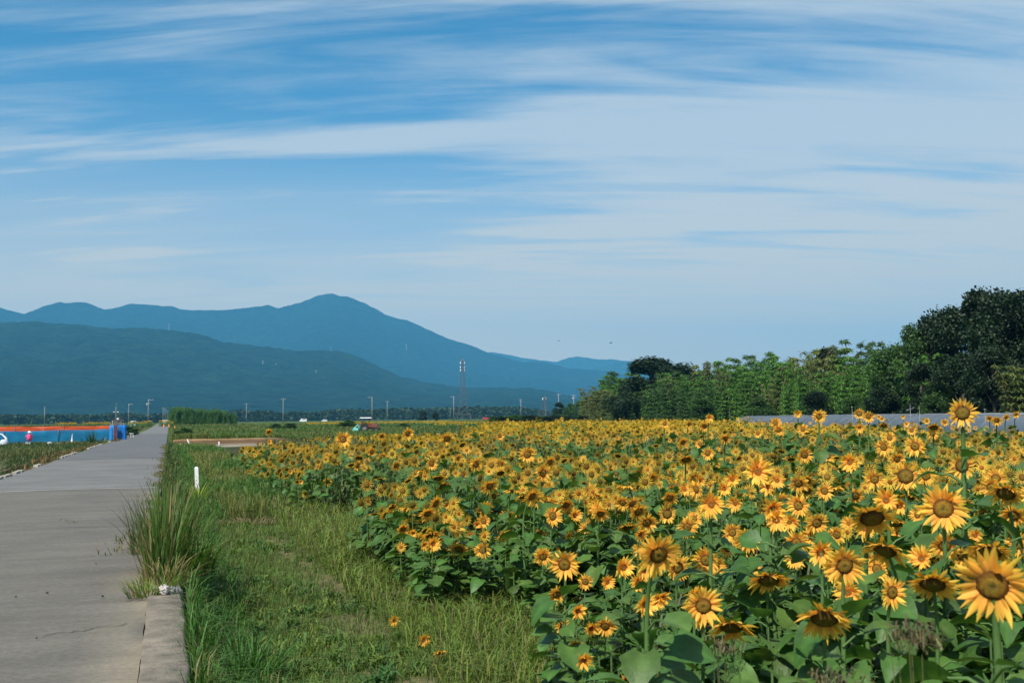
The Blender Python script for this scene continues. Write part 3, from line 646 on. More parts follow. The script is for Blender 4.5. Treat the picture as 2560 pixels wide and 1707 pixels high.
cand = cand[np.argsort(-(DIA/qd)[cand])][:max(0, 300-len(plants))]
for i in cand: plants.append([PX[i], PY[i], PZ[i], DIA[i], HK[kindi[i]], FACE[i], NOD[i], None, None])
sel = np.zeros(n, bool); sel[cand] = True
gl = {'young': 'young sunflower with a small orange disc and fresh petals standing in the crowded field',
      'mature': 'open sunflower with a broad golden-brown disc standing in the crowded field',
      'old': 'old sunflower nodding its wide dark disc over the crowded field'}
gg = {'young': 'young sunflowers in the field', 'mature': 'open sunflowers in the field', 'old': 'nodding sunflowers in the field'}
for i, (x, y, z, dia, kd, face, nod, lab, src) in enumerate(plants):
    g0 = float(gz(x, y)); h = z-g0
    ni = int(np.argmin([abs(nod+.25-v) for v in NODS])); sm_, tip = STM[ni]
    s = h/tip[2]
    rz = math.pi-face    # local -Y turned to azimuth face
    dirx, diry = math.sin(face), math.cos(face)
    off = -tip[1]*s
    root = empty('sunflower', (x-dirx*off, y-diry*off, g0), rz)
    put('stem', sm_, root, sc=(max(.7, s*.8)*1.0, s, s) if False else s)
    if not (src and h < .45): put('foliage', FOLM[i % 6], root, rot=(0, 0, random.uniform(0, 6.28)), sc=(max(s*.95, .35)**.6, max(s*.95, .35)**.6, max(s*.92, .3)))
    hb, pt, dc = HM[kd][i % 4]
    hd_ = put('flower_head', hb, root, loc=(tip[0]*s, tip[1]*s, tip[2]*s), rot=(math.pi/2-min(nod, 2.2)*-1 if False else math.pi/2+nod, 0, 0), sc=dia)
    hd_.rotation_euler = Euler((math.pi/2+nod, 0, 0))
    put('petals', pt, hd_, rot=(0, 0, random.uniform(0, 6.28))); put('seed_disc', dc, hd_)
    tag(root, lab or gl[kd], 'sunflower', 'sunflowers picked out by their place in the field' if lab else gg[kd])
# mass of further sunflowers
def crowd(name, PX, PY, PZ, DIA, FACE, NOD, kindi, hh, r0, full=True):
    b = MB(); n = len(PX); g0 = gz(PX, PY)
    hi = r0 < 26
    face = FACE; Rh = rotm(math.pi-face, math.pi/2+NOD); Ph = np.stack([PX, PY, PZ], 1)
    for ki, kd in enumerate(HK):
        for lod, msk in ((LO, r0 < 48), (LO2, r0 >= 48)):
            for v in range(len(lod[kd])):
                m = hh & msk & (kindi == ki) & (np.arange(n) % len(lod[kd]) == v)
                if not m.any(): continue
                pet, dsc, bk = lod[kd][v]
                spin = rotm(rng.uniform(0, 6.28, m.sum()))
                c = (np.array((.98, .63, .05)) if lod is LO2 else np.array((.98, .62, .075)))[None]*rng.uniform(.9, 1.02, (m.sum(), 1)); c[:, 1] *= rng.uniform(.84, 1.06, m.sum())
                b.inst(pet, Rh[m] @ spin, DIA[m], Ph[m], c, 1)
                b.inst(dsc, Rh[m] @ spin, DIA[m], Ph[m], np.ones((m.sum(), 3))*rng.uniform(.7, 1.2, (m.sum(), 1)), 2)
                b.inst(bk, Rh[m], DIA[m], Ph[m], np.tile((.09, .18, .035), (m.sum(), 1)), 0)
    # leaves
    for lo_, hi_, nl, T, sz in ((0, 9, 20, None, .185), (9, 15, 14, None, .175), (15, 45, 8, LEAF_LO, .22), (45, 400, 5, LEAF_LO, .27)):
        m = (r0 >= lo_) & (r0 < hi_)
        if not m.any(): continue
        idx = np.repeat(np.where(m)[0], nl); K = len(idx); a = rng.uniform(0, 6.28, K)
        t = np.tile(np.linspace(.14, .86, nl), m.sum())+rng.normal(0, .04, K)
        H = (PZ-g0)[idx]; pl = rng.uniform(.06, .16, K)
        P = np.stack([PX[idx]-np.sin(a)*pl, PY[idx]+np.cos(a)*pl, g0[idx]+t*H], 1)
        S = sz*rng.uniform(.7, 1.15, K)*np.clip(H/.9, .55, 1.15)
        c = np.array((.060, .135, .026))[None]*rng.uniform(.75, 1.25, (K, 1)); c[:, 0] *= rng.uniform(.85, 1.3, K)
        Rl = rotm(a, rng.normal(.1, .35, K), rng.normal(0, .3, K))
        if T is None:
            for j in range(3):
                q = np.arange(K) % 3 == j; b.inst(LEAVES[j], Rl[q], S[q], P[q], c[q], 0)
        else: b.inst(T, Rl, S, P, c, 0)
    # stems
    m = r0 < 60; K = m.sum()
    if K:
        T = np.array([(-1, 0, 0), (.5, .87, 0), (.5, -.87, 0), (-1, 0, 1), (.5, .87, 1), (.5, -.87, 1)], float)
        j = np.arange(3); F = [np.stack([j, (j+1) % 3, (j+1) % 3+3, j+3], 1)]
        S = np.stack([np.full(K, .006), np.full(K, .006), (PZ-g0)[m]], 1)
        b.inst((T, F, np.ones((6, 3))), rotm(np.zeros(K)), S, np.stack([PX[m], PY[m]+.015, g0[m]], 1), np.tile((.06, .12, .03), (K, 1)), 3)
    return tag(b.build(name, [M_leaf, M_petal, M_disc, M_stem], smooth=False), kind='stuff')
m = ok & ~sel
o = crowd('sunflower_field', PX[m], PY[m], PZ[m], DIA[m], FACE[m], NOD[m], kindi[m], hashead[m], r0[m])
tag(o, 'dense crowd of further sunflowers filling the field to the wood', 'sunflowers')
def strip(poly_az, poly_r, dens, seed, label, h=1.25):
    q = np.random.default_rng(seed); a0, a1 = map(R_, poly_az); r0_, r1_ = poly_r
    n = int(.5*(a1-a0)*(r1_**2-r0_**2)*dens); a = q.uniform(a0, a1, n); r = np.sqrt(q.uniform(r0_**2, r1_**2, n))
    x, y = r*np.sin(a), r*np.cos(a); z = gz(x, y)+h+q.normal(0, .12, n)
    f = a+np.pi-q.normal(.2, .35, n); ki = q.choice(3, n, p=[.4, .5, .1])
    o = crowd('sunflower_strip', x, y, z, q.uniform(.2, .28, n), f, q.uniform(0, .4, n), ki, np.ones(n, bool), r)
    tag(o, label, 'sunflowers')
strip((7.3, 15.5), (215, 235), 1.6, 1, 'thin yellow strip of distant sunflowers beyond the tractor', 1.2)
strip((14.5, 20), (150, 160), 2.2, 2, 'yellow band of distant sunflowers right of the tractor meadow', 1.3)
strip((19.5, 23.2), (240, 262), 1.6, 3, 'small far yellow strip in front of the utility poles', 1.5)
strip((-5.6, -4.6), (270, 285), 2.5, 4, 'yellow flower patch left of the small pale hut', 1.5)
strip((-4.3, -3.0), (270, 285), 2.5, 5, 'yellow flower patch left of the dark shed', 1.5)
strip((-2.1, -.9), (270, 283), 2.5, 6, 'yellow flower patch right of the blue cabinet', 1.5)
strip((-1.4+.9, .2), (270, 283), 2.5, 7, 'yellow flower patch beside the far end of the road', 1.5)
# ---------------------------------------------------------------- grasses
def blades(b, x, y, h, w, lean, col, z=None, curve=.5, segs=2):
    n = len(x); a = rng.uniform(0, 6.28, n); z = gz(x, y)-.02 if z is None else z
    dx, dy = np.cos(a), np.sin(a); la = a+rng.normal(1.57, .6, n); lx, ly = np.cos(la)*lean*h, np.sin(la)*lean*h
    B = np.stack([x, y, z], 1); W = np.stack([dx*w/2, dy*w/2, 0*w], 1)
    Mi = B+np.stack([lx*.3, ly*.3, h*.58], 1); T = B+np.stack([lx, ly, h*(1-curve*lean)], 1)
    V = np.stack([B-W, B+W, Mi-W*.85, Mi+W*.85, T], 1).reshape(-1, 3)
    o = (np.arange(n)*5)[:, None]
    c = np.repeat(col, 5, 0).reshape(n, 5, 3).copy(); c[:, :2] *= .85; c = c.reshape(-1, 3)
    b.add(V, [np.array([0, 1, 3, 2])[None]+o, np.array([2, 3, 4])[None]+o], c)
def gcols(n, base, var=.25, dryp=.1, dryc=(.22, .19, .08)):
    c = np.array(base)[None]*rng.uniform(1-var, 1+var, (n, 1)); c[:, 0] *= rng.uniform(.8, 1.3, n)
    d = rng.random(n) < dryp; c[d] = np.array(dryc)*rng.uniform(.6, 1.1, (d.sum(), 1)); return c
def region(x0, x1, y0, y1, per, falloff=12, seed=0):
    """random points denser near the camera; per = blades per m2 at close range"""
    q = np.random.default_rng(seed); n = int((x1-x0)*(y1-y0)*per); x = q.uniform(x0, x1, n); y = q.uniform(y0, y1, n)
    keep = q.random(n) < np.clip((falloff/np.maximum(y, falloff))**1.3, .03, 1); x, y = x[keep], y[keep]
    return x, y, np.clip(np.maximum(y, falloff)/falloff, 1, 5)**.65
# mown strip
b = MB(); x, y, k = region(.2, 2.75, 5.5, 22, 1700, 9, 1)
n0 = fbm(x*1.3, y*.6, 3, 61); tk = np.exp(-((x-1.85-.12*np.sin(y*.6))/.3)**2)
hf = fbm(x*7, y*3.2, 2, 88); keep = rng.random(len(x)) < (.97-.75*np.clip(tk*1.3, 0, 1)*sm(.38, .58, hf)*sm(.3, .5, n0)-.35*sm(.62, .75, hf)); x, y, k, n0 = x[keep], y[keep], k[keep], n0[keep]
h = np.where(x < .7, rng.uniform(.12, .34, len(x)), rng.uniform(.06, .19, len(x)))*(.35+1.3*n0)
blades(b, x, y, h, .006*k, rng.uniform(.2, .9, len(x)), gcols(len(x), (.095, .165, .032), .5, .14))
q_ = np.random.default_rng(77); nr = 1500; rx_ = q_.uniform(.3, 2.9, nr); ry_ = 5.6+16*q_.random(nr)**1.2; kp = fbm(rx_*1.6, ry_*.8, 3, 63) > .46; rx_, ry_ = rx_[kp], ry_[kp]
ii = np.repeat(np.arange(len(rx_)), 16); n = len(ii); sz = q_.uniform(.4, 1.3, len(rx_))[ii]
hue = q_.random(len(rx_))[ii][:, None]; cc_ = (np.array((.045, .125, .028))*(1-hue)+np.array((.16, .22, .035))*hue)*q_.uniform(.7, 1.3, (n, 1))
blades(b, rx_[ii]+q_.normal(0, .03, n), ry_[ii]+q_.normal(0, .03, n), q_.uniform(.06, .2, n)*sz, .018*sz, q_.uniform(.4, 1.3, n), cc_)
tag(b.build('grass', M_grass, smooth=False), 'short mown green grass of the strip between kerb and sunflowers', 'grass', kind='stuff')
# lush bank by the kerb
b = MB(); x, y, k = region(.16, .75, 5.5, 26, 650, 9, 2); n = len(x)
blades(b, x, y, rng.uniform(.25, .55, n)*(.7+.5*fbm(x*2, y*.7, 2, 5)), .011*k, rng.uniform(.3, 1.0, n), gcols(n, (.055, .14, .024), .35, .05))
x, y, k = region(-.05, .55, 13, 80, 260, 14, 22); n = len(x)
blades(b, x, y, rng.uniform(.2, .6, n), .013*k, rng.uniform(.3, 1.0, n), gcols(n, (.05, .10, .022), .3, .15), z=np.where(x < .14, -.03, gz(x, y)-.02))
tag(b.build('tall_grass', M_grass, smooth=False), 'lush green grass in the dip right beside the kerb', 'grass', kind='stuff')
# uncut grass at the foot of the sunflowers and over the far strip
b = MB(); x, y, k = region(2.0, 3.7, 4.5, 14, 620, 9, 3); n = len(x)
blades(b, x, y, rng.uniform(.2, .5, n)*(.6+.8*fbm(x, y, 2, 8)), .009*k, rng.uniform(.4, 1.1, n), gcols(n, (.13, .195, .032), .4, .1))
x, y, k = region(2.0, 5.6, 13.5, 22, 560, 10, 4); n = len(x)
blades(b, x, y, rng.uniform(.3, .62, n)*(.6+.8*fbm(x*.7, y*.7, 2, 18)), .009*k, rng.uniform(.5, 1.2, n), gcols(n, (.14, .20, .034), .4, .12))
x, y, k = region(.3, 3.2, 21, 83, 330, 12, 6); n = len(x); pt = fbm(x*.4, y*.12, 3, 19)
c = gcols(n, (.135, .175, .036), .35, .16); gp = (pt > .55) | ((x < 1.1) & (y < 70)); c[gp] = gcols(gp.sum(), (.065, .15, .024), .35, .04)
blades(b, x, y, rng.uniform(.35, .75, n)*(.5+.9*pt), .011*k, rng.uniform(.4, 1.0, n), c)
tag(b.build('tall_grass', M_grass, smooth=False), 'uncut yellow-green grass along the foot of the sunflowers and over the far strip', 'grass', kind='stuff')
# meadow behind the sunken track
b = MB(); n = 70000; q = rng.random(n); y = 97.3+(330-97.3)*q**1.8; x = rng.uniform(.2, 1, n)*0+rng.uniform(0, 1, n)*(.28*y+14)+.2
pt = fbm(x*.07, y*.04, 3, 91); c = gcols(n, (.08, .145, .024), .25, .05); c[pt > .52] = gcols((pt > .52).sum(), (.11, .15, .03), .25, .1)
hh = rng.uniform(.3, .8, n)*(.5+pt)*(1+(y > 150)*.3)
ol = (infield(x, y)) | ((y < 99) & (rng.random(n) < .5) & (x < 11)); x, y, hh, c = x[~ol], y[~ol], hh[~ol], c[~ol]
blades(b, x, y, hh, .07*np.clip(y/100, 1, 3), rng.uniform(.3, .9, len(x)), c)
tag(b.build('meadow_grass', M_grass, smooth=False), 'rough green meadow behind the sunken track', 'grass', kind='stuff')
# weeds among the sunflowers: fine stalks with small leaves
wx, wy = scatter(3.2, 70, 6, 75, 9, 71); wd = fbm(wx*.16+3, wy*.10, 4, 77); rr = np.hypot(wx, wy)
k = infield(wx, wy) & ((wd > .48) | (rng.random(len(wx)) < .18)) & (rng.random(len(wx)) < np.clip(22/rr, .12, 1)) & (np.degrees(np.arctan2(wx, wy)) < 50)
wx, wy, rr = wx[k], wy[k], rr[k]; n = len(wx); per = 26
idx = np.repeat(np.arange(n), per); K = len(idx); sc = np.clip(rr[idx]/14, 1, 3)
WH = rng.uniform(.6, 1.12, n)*(.8+.5*fbm(wx*.5, wy*.5, 2, 7))
# never hide a placed flower
ax, ay, ad = proj(np.stack([wx, wy, gz(wx, wy)+WH], 1))
for i in range(len(hx)):
    m = (np.abs(ax-hx[i]) < hw[i]*.5+.16/ad*FPX) & (ad < hd[i]-.05)
    lim = CAMH-(hy[i]+hw[i]*.42-(1053-(hx[i]-420)*.0116))/FPX*ad-gz(wx, wy)
    WH = np.where(m, np.clip(np.minimum(WH, lim), .1, 2), WH)
t = rng.uniform(.25, 1, K); sp = .16*(1.2-t)
lx = wx[idx]+rng.normal(0, 1, K)*sp; ly = wy[idx]+rng.normal(0, 1, K)*sp
b = MB(); blades(b, lx, ly, rng.uniform(.06, .16, K)*sc**.5, .016*sc, rng.uniform(.3, 1.4, K), gcols(K, (.095, .14, .048), .3, .12, (.17, .13, .08)), z=gz(wx, wy)[idx]+t*WH[idx]-.05)
blades(b, wx, wy, WH, np.full(n, .008), rng.uniform(.05, .3, n), gcols(n, (.11, .13, .05), .2))
tag(b.build('weeds', M_grass, smooth=False), 'grey-green feathery weeds growing between the sunflowers', 'weeds', kind='stuff')
# left-hand verge and field
b = MB(); x, y, k = region(-24, -5.0, 24, 104, 70, 40, 8); pt = fbm(x*.25, y*.12, 3, 23)
hh = rng.uniform(.25, .8, len(x))*(.3+1.1*pt)*np.interp(-x, [5, 6, 7.5], [.45, .7, 1.1])*np.where(y > 92, .55, 1)
keep = rng.random(len(x)) < np.where(-x < 6.4, .45, 1); x, y, hh, k, pt = x[keep], y[keep], hh[keep], k[keep], pt[keep]
c = gcols(len(x), (.045, .085, .020), .3, .1); m = pt > .55; c[m] = gcols(m.sum(), (.075, .105, .028), .25, .2)
blades(b, x, y, hh, .03*k, rng.uniform(.3, 1.1, len(x)), c)
n = 5000; x = rng.uniform(-5.3, -4.62, n)-.1; y = rng.uniform(28, 140, n); pn = vnoise(y*.35, y*0, 15); kk = pn > .42; x, y = x[kk]+(y[kk] > 80)*.6, y[kk]; n = len(x)
x = x+np.clip((y-60)/140, 0, 1)*.5
blades(b, x, y, rng.uniform(.08, .3, n), np.full(n, .04), rng.uniform(.3, 1, n), gcols(n, (.08, .09, .028), .3, .35, (.28, .16, .06)), z=np.full(n, -.05))
n = 16000; y = 105+(420-105)*rng.random(n)**1.6; x = -5.2-rng.random(n)*(.2*y+12)
x = x+np.clip((y-60)/140, 0, 1)*.5
blades(b, x, y, rng.uniform(.3, .9, n), .09*np.clip(y/110, 1, 3), rng.uniform(.3, .9, n), gcols(n, (.085, .105, .03), .3, .25))
tag(b.build('verge_grass', M_grass, smooth=False), 'rough mixed grass and weeds on the left side of the road', 'grass', kind='stuff')
b = MB(); n = 5200; y = 13+60*rng.random(n)**1.3; pn = fbm(y*.9, y*0, 3, 41); kk = pn > .48; y = y[kk]; n = len(y); x = -.16-np.abs(rng.normal(0, .07, n))*(pn[kk]-.4)*8+.05
blades(b, x, y, rng.uniform(.03, .16, n), np.full(n, .012), rng.uniform(.4, 1.3, n), gcols(n, (.10, .13, .035), .35, .4, (.26, .19, .09)), z=np.full(n, .0))
tag(b.build('edge_weeds', M_grass, smooth=False), 'low straggling weeds and dry stalks creeping onto the right road edge', 'weeds', kind='stuff')
# ---------------------------------------------------------------- clumps on the kerb
def tuft(name, cx, cy, z0, n, h, spread, w, col, dryp, label, ex=1, seg=6, lean=(.1, .75), heads=0):
    b = MB(); sgs = np.linspace(0, 1, seg)
    for i in range(n):
        a = random.uniform(0, 6.28); rr = spread*math.sqrt(random.random()); x = cx+rr*math.cos(a); y = cy+rr*math.sin(a)*ex
        H = h*random.uniform(.45, 1.05); le = random.uniform(*lean)*H; la = a+random.gauss(0, .5)
        ww = w*random.uniform(.6, 1.2); wa = la+1.57
        V = []
        for s in sgs:
            px = x+math.cos(la)*le*s**1.45; py = y+math.sin(la)*le*s**1.45; pz = z0+H*(s-.38*(le/H)*s**2.6)
            q = ww*(1-s**2.5)*.5+.0006
            V += [(px-math.cos(wa)*q, py-math.sin(wa)*q, pz), (px+math.cos(wa)*q, py+math.sin(wa)*q, pz)]
        k = np.arange(seg-1)*2
        c = np.array((.26, .19, .09)) if random.random() < dryp else np.array(col)*random.uniform(.65, 1.3)
        b.add(V, np.stack([k, k+1, k+3, k+2], 1), c)
        if heads and i < heads:
            tip = np.array(V[-1]); d = np.array([math.cos(la), math.sin(la), .3])
            for j in range(14):
                p = tip-d*.012*j+np.random.default_rng(i*20+j).normal(0, .012, 3); b.add([p, p+np.array([.012, 0, .02]), p+np.array([0, .012, -.01])], np.array([[0, 1, 2]]), (.14, .09, .05))
    o = b.build(name, M_grass, smooth=True); return tag(o, label, 'grass clump')
def clump_parts():
    root = empty('grass_clump', (0, 0, 0))
    for (cx_, cy_, n_, h_, sp_, w_, c_, dp_, le_, hd_) in ((-.04, 10.3, 150, .42, .20, .011, (.10, .14, .03), .5, (.3, 1.1), 0), (-.06, 10.8, 90, .95, .17, .017, (.065, .125, .022), .16, (.03, .45), 2),
        (.0, 11.5, 100, 1.12, .19, .018, (.075, .14, .024), .12, (.02, .42), 3), (.05, 12.4, 90, 1.05, .2, .018, (.07, .135, .022), .12, (.02, .42), 3), (-.12, 11.3, 30, .9, .15, .013, (.10, .13, .04), .4, (.5, .95), 3), (.22, 11.2, 170, .5, .28, .024, (.085, .17, .028), .08, (.3, 1.1), 0), (.1, 11.9, 120, .75, .25, .022, (.08, .15, .026), .1, (.1, .6), 0)):
        o = tuft('blades', cx_, cy_, .0, n_, h_, sp_, w_, c_, dp_, None, 1.2, 7, le_, hd_); o.parent = root
        del o['category']
    tag(root, 'tall bristling grass clump growing over the kerb at the road edge', 'grass clump')
clump_parts()
tuft('grass_clump', -.12, 9.75, .02, 150, .24, .22, .010, (.13, .20, .025), .12, 'small bright green grass tuft at the broken end of the kerb', .7, 5, (.3, 1.1))
tuft('grass_clump', .6, 8.2, -.5, 120, .5, .2, .018, (.05, .15, .025), .02, 'broad-leaved green tuft at the foot of the kerb wall', 1, 5, (.3, .9))
tuft('grass_clump', -.05, 13.4, 0, 240, .75, .4, .012, (.07, .115, .026), .2, 'shorter grass clump behind the tall bristling one', 2.2, 6, (.1, .8), 8)
tuft('dead_reeds', -5.9, 37.3, -.3, 90, 1.1, .35, .02, (.32, .30, .27), .1, 'bundle of bleached dead reeds fallen at the left road edge', 1, 6, (.8, 1.3))
tuft('grass_clump', -5.2, 31.8, -.15, 260, .4, .6, .03, (.05, .16, .02), .0, 'bright green weed patch at the left road edge', 2, 5, (.3, 1.0))
tuft('grass_clump', -6.5, 96, -.35, 60, 1.3, .4, .06, (.025, .06, .018), .0, 'dark upright weeds by the end of the blue netting', 1, 5, (.05, .3))
tuft('dry_brush', 1.5, 20.3, -.5, 300, .3, .5, .014, (.15, .09, .07), .5, 'brown patch of withered brush at the end of the mown strip', .7, 5, (.6, 1.3))
tuft('yellow_weed', .62, 25.0, -.45, 60, .75, .15, .03, (.22, .28, .03), .0, 'yellow-green weed beside the white stake', 1, 5, (.2, .6))
# brown seed-head grasses in the right foreground
for (px, py, d, r_, lab) in ((2080, 1715, 3.4, .10, 'brown seeding grass head low in the foreground left of the hanging flower'), (2290, 1600, 3.3, .09, 'feathery brown grass head under the hanging sunflower'), (1800, 1625, 5.0, .10, 'pale brown grass head beside the low leaves in the front')):
    p = at(px, py, d); b = MB(); n = 110; dirs = rng.normal(0, 1, (n, 3)); dirs /= np.linalg.norm(dirs, axis=1)[:, None]
    P = dirs*np.array([1.2, 1, .5])*r_*rng.random((n, 1))**.5
    g0 = float(gz(p[0], p[1]))
    blades(b, P[:, 0], P[:, 1], rng.uniform(.02, .06, n), np.full(n, .006), rng.uniform(.3, 1.5, n), gcols(n, (.12, .10, .055), .3, .2), z=P[:, 2])
    for i in range(5):
        e = P[i*20]; b.tube([(e[0]*.3, e[1]*.3, g0-p[2]), (e[0]*.5, e[1]*.5, (g0-p[2])*.4), tuple(e)], [.004, .003, .0015], 4, (.13, .14, .05), cap=False)
    tag(b.build('seeding_grass', M_grass, smooth=False, loc=p), lab, 'grass clump')
# crumpled white litter by the tuft
b = MB(); b.blob((0, 0, 0), (.045, .04, .035), (.24, .24, .23), 14, 9, .6); b.blob((.06, .02, -.01), (.045, .04, .035), (.2, .2, .2), 12, 7, .5)
b.blob((-.05, -.03, .02), (.05, .05, .04), (.5, .45, .43), 10, 7, .6)
tag(b.build('crumpled_litter', M_dull, loc=(.03, 9.62, .085), smooth=False), 'crumpled whitish lump of litter beside the bright grass tuft on the kerb', 'litter')
# small stones on the road
b0 = None
for i, (x, y) in enumerate([(-.75, 12.2), (-1.3, 10.2), (-1.05, 10.3), (-.9, 8.2), (-1.5, 7.3), (-.55, 9.9), (-2.2, 9.6), (-1.9, 13.4), (-.5, 14.8), (-3.1, 17)]):
    if b0 is None:
        b = MB(); b.blob((0, 0, .008), (.009, .007, .006), (.07, .05, .035), 8, 6, .4); b0 = b.build('pebble', M_dull)
        o = b0
    else: o = b0.copy(); COL.objects.link(o)
    o.location = (x, y, .018); o.rotation_euler = (0, 0, i*1.3); o.scale = (1+.3*(i % 3),)*3
    tag(o, 'small dark pebble or clod lying on the grey road surface', 'pebble', 'pebbles on the road')
# leafy seedlings in the grass
# ---------------------------------------------------------------- white stakes
def stake(x, y, h, w, leanx, label, marks=False):
    root = empty('marker_stake', (x, y, float(gz(x, y))-.05)); c, s = math.cos(leanx), math.sin(leanx)
    Rm = np.array([[c, 0, s], [0, 1, 0], [-s, 0, c]])
    b = MB(); b.box(Rm @ np.array([0, 0, h/2]), (w, w, h), (.80, .80, .80), Rm); b.box(Rm @ np.array([0, 0, h+.015]), (w, w, .03), (.80, .80, .80), Rm, taper=.45)
    b.build('post', M_paint, root, smooth=False)
    if marks:
        m = MB()
        for k in range(6): m.box(Rm @ np.array([-.012, -w/2-.002, h*(.35+.09*k)]), (.022, .003, .012), (.2, .2, .2), Rm)
        m.build('ruled_marks', M_paint, root, smooth=False)
    tag(root, label, 'stake')
stake(.68, 25.3, 1.0, .085, -.045, 'white ruled marker stake standing in the green strip nearest the camera', True)
stake(3.5, 76, .55, .10, -.08, 'short upright white stake in front of the sunken track', False)
stake(1.85, 92, .78, .10, -.42, 'white stake leaning left in the sunken track', False)
stake(.75, 112, .7, .09, -.15, 'small white stake half hidden in the meadow grass by the road', False)
stake(1.0, 95.5, .28, .1, 0, 'stub of a white stake against the brown bank', False)
# ---------------------------------------------------------------- trees of the wood
def broadleaf(seed, H=12.0, spread=4.5, nl=28, per=560, ls=.30, col=(.016, .034, .011)):
    q = np.random.default_rng(seed); tr = MB(); fo = MB()
    tr.tube([(0, 0, 0), (.1, .1, H*.25), (-.1, .2, H*.5), (0, 0, H*.78)], [.35, .27, .18, .07], 9, (.10, .08, .06))
    for i in range(nl):
        t = q.uniform(.08, 1); a = q.uniform(0, 6.28); rr = spread*math.sin(min(1, .28+t*.95)*2.6)**.7*q.uniform(.25, 1.0) if t < .9 else spread*.3*q.random()
        c = np.array([rr*math.cos(a), rr*math.sin(a), H*(.10+.82*t)]); R0 = q.uniform(1.1, 2.0)*H/12
        if i % 2 == 0: tr.tube([(0, 0, c[2]*.55), tuple(c*np.array([.5, .5, .8])), tuple(c)], [.12, .08, .03], 5, (.10, .08, .06), cap=False)
        d = q.normal(0, 1, (per, 3)); d /= np.linalg.norm(d, axis=1)[:, None]
        P = c+d*np.array([1, 1, .75])*R0*(q.random((per, 1))**.33)*(1+.25*q.normal(0, 1, (per, 1))*.6)
        s = ls*q.uniform(.5, 1.25, per); a2 = q.uniform(0, 6.28, per)
        T = (np.array([(-.5, -.3, 0), (.5, -.25, .06), (.42, .35, 0), (-.4, .4, .1)]), [np.array([[0, 1, 2, 3]])], np.ones((4, 3)))
        cc = np.array(col)*q.uniform(.75, 1.25)*q.uniform(.7, 1.4, (per, 1))
        fo.inst(T, rotm(a2, q.uniform(-1.1, 1.1, per), q.uniform(-.8, .8, per)), s, P, cc)
    return tr.mesh('trunk', M_bark), fo.mesh('crown', M_tree, smooth=False)
def bamboo(seed, H=10.0, culms=9, col=(.045, .085, .018), dead=0, nl=560, spread=1.5):
    q = np.random.default_rng(seed); cu = MB(); fo = MB()
    for i in range(culms):
        a = q.uniform(0, 6.28); r = spread*math.sqrt(q.random()); h = H*q.uniform(.62, 1.0); la = q.uniform(0, 6.28); le = h*q.uniform(.05, .2)
        s = np.linspace(0, 1, 9); pts = np.stack([r*math.cos(a)+math.cos(la)*le*s**2.5, r*math.sin(a)+math.sin(la)*le*s**2.5, h*(s-.06*s**4)], 1)
        isd = i < dead
        cu.tube(pts, np.linspace(.05, .01, 9), 5, (.30, .24, .15) if isd else (.10, .13, .04), cap=False)
        n = nl//(5 if isd else 1); t = q.uniform(.12, 1, n)**.8; k = t*8; i0 = np.minimum(k.astype(int), 7); f = (k-i0)[:, None]
        P0 = pts[i0]*(1-f)+pts[i0+1]*f; a2 = q.uniform(0, 6.28, n); br = .85*(1.12-t)**.6*q.random(n)**.6*(.4+.6*(t > .2))
        # leaf sprays gathered on a few side branches so the plume has tiers
        tier = np.floor(t*11)/11*h; P0[:, 2] = P0[:, 2]*.35+tier*.65-.28*br+q.normal(0, .07, n)
        P = P0+np.stack([np.cos(a2)*br, np.sin(a2)*br, 0*br], 1)
        T = (np.array([(-.5, 0, 0), (.5, 0, 0), (.35, .8, -.25), (0, 1.25, -.7), (-.35, .8, -.25)]), [np.array([[0, 1, 2, 4]]), np.array([[4, 2, 3]])], np.ones((5, 3)))
        S = np.stack([np.full(n, .11), q.uniform(.2, .42, n), q.uniform(.2, .42, n)], 1)
        c0 = np.array((.13, .115, .04)) if isd else np.array(col)
        fo.inst(T, rotm(a2-math.pi/2+q.normal(0, .5, n), q.normal(-.1, .35, n), q.normal(0, .4, n)), S, P, c0*q.uniform(.6, 1.45, (n, 1))*q.uniform(.8, 1.2))
    return cu.mesh('culms', M_bark), fo.mesh('foliage', M_tree, smooth=False)
TD = [broadleaf(s) for s in (1, 2, 3)]
TG = [broadleaf(s, col=(.045, .10, .02)) for s in (4, 5)]
BG = [bamboo(s, col=(.075, .175, .026)) for s in (11, 12, 13)]
BY = [bamboo(s, col=(.105, .135, .032), dead=2) for s in (14, 15)]
BD = [bamboo(s, col=(.050, .11, .024), nl=600) for s in (16, 17)]
SIL = [(1385, 1005), (1400, 1003), (1450, 995), (1465, 960), (1480, 945), (1500, 935), (1550, 925), (1600, 930), (1700, 908), (1760, 893), (1800, 878), (1850, 868), (1900, 862), (1950, 856), (2000, 850), (2050, 840), (2100, 838), (2150, 847), (2200, 848), (2240, 845), (2260, 826), (2300, 800), (2350, 755), (2400, 742), (2450, 725), (2500, 716), (2560, 712), (2750, 690), (3100, 680)]
def dist(px): return float(np.interp(px, [1380, 1480, 1600, 1800, 2000, 2250, 2560, 3100], [290, 205, 170, 138, 118, 100, 86, 70]))
def plant_tree(name, meshes, px, top, d, wscale, label, cat, group, h0):
    p = at(px, top, d); g0 = float(gz(p[0], p[1])); H = p[2]-g0; s = H/h0
    root = empty(name, (p[0], p[1], g0-.1), random.uniform(0, 6.28)); root.scale = (s*wscale, s*wscale, s)
    put('culms' if name == 'bamboo' else 'trunk', meshes[0], root); put('foliage' if name == 'bamboo' else 'crown', meshes[1], root)
    tag(root, label, cat, group); return root
q = random.Random(5)
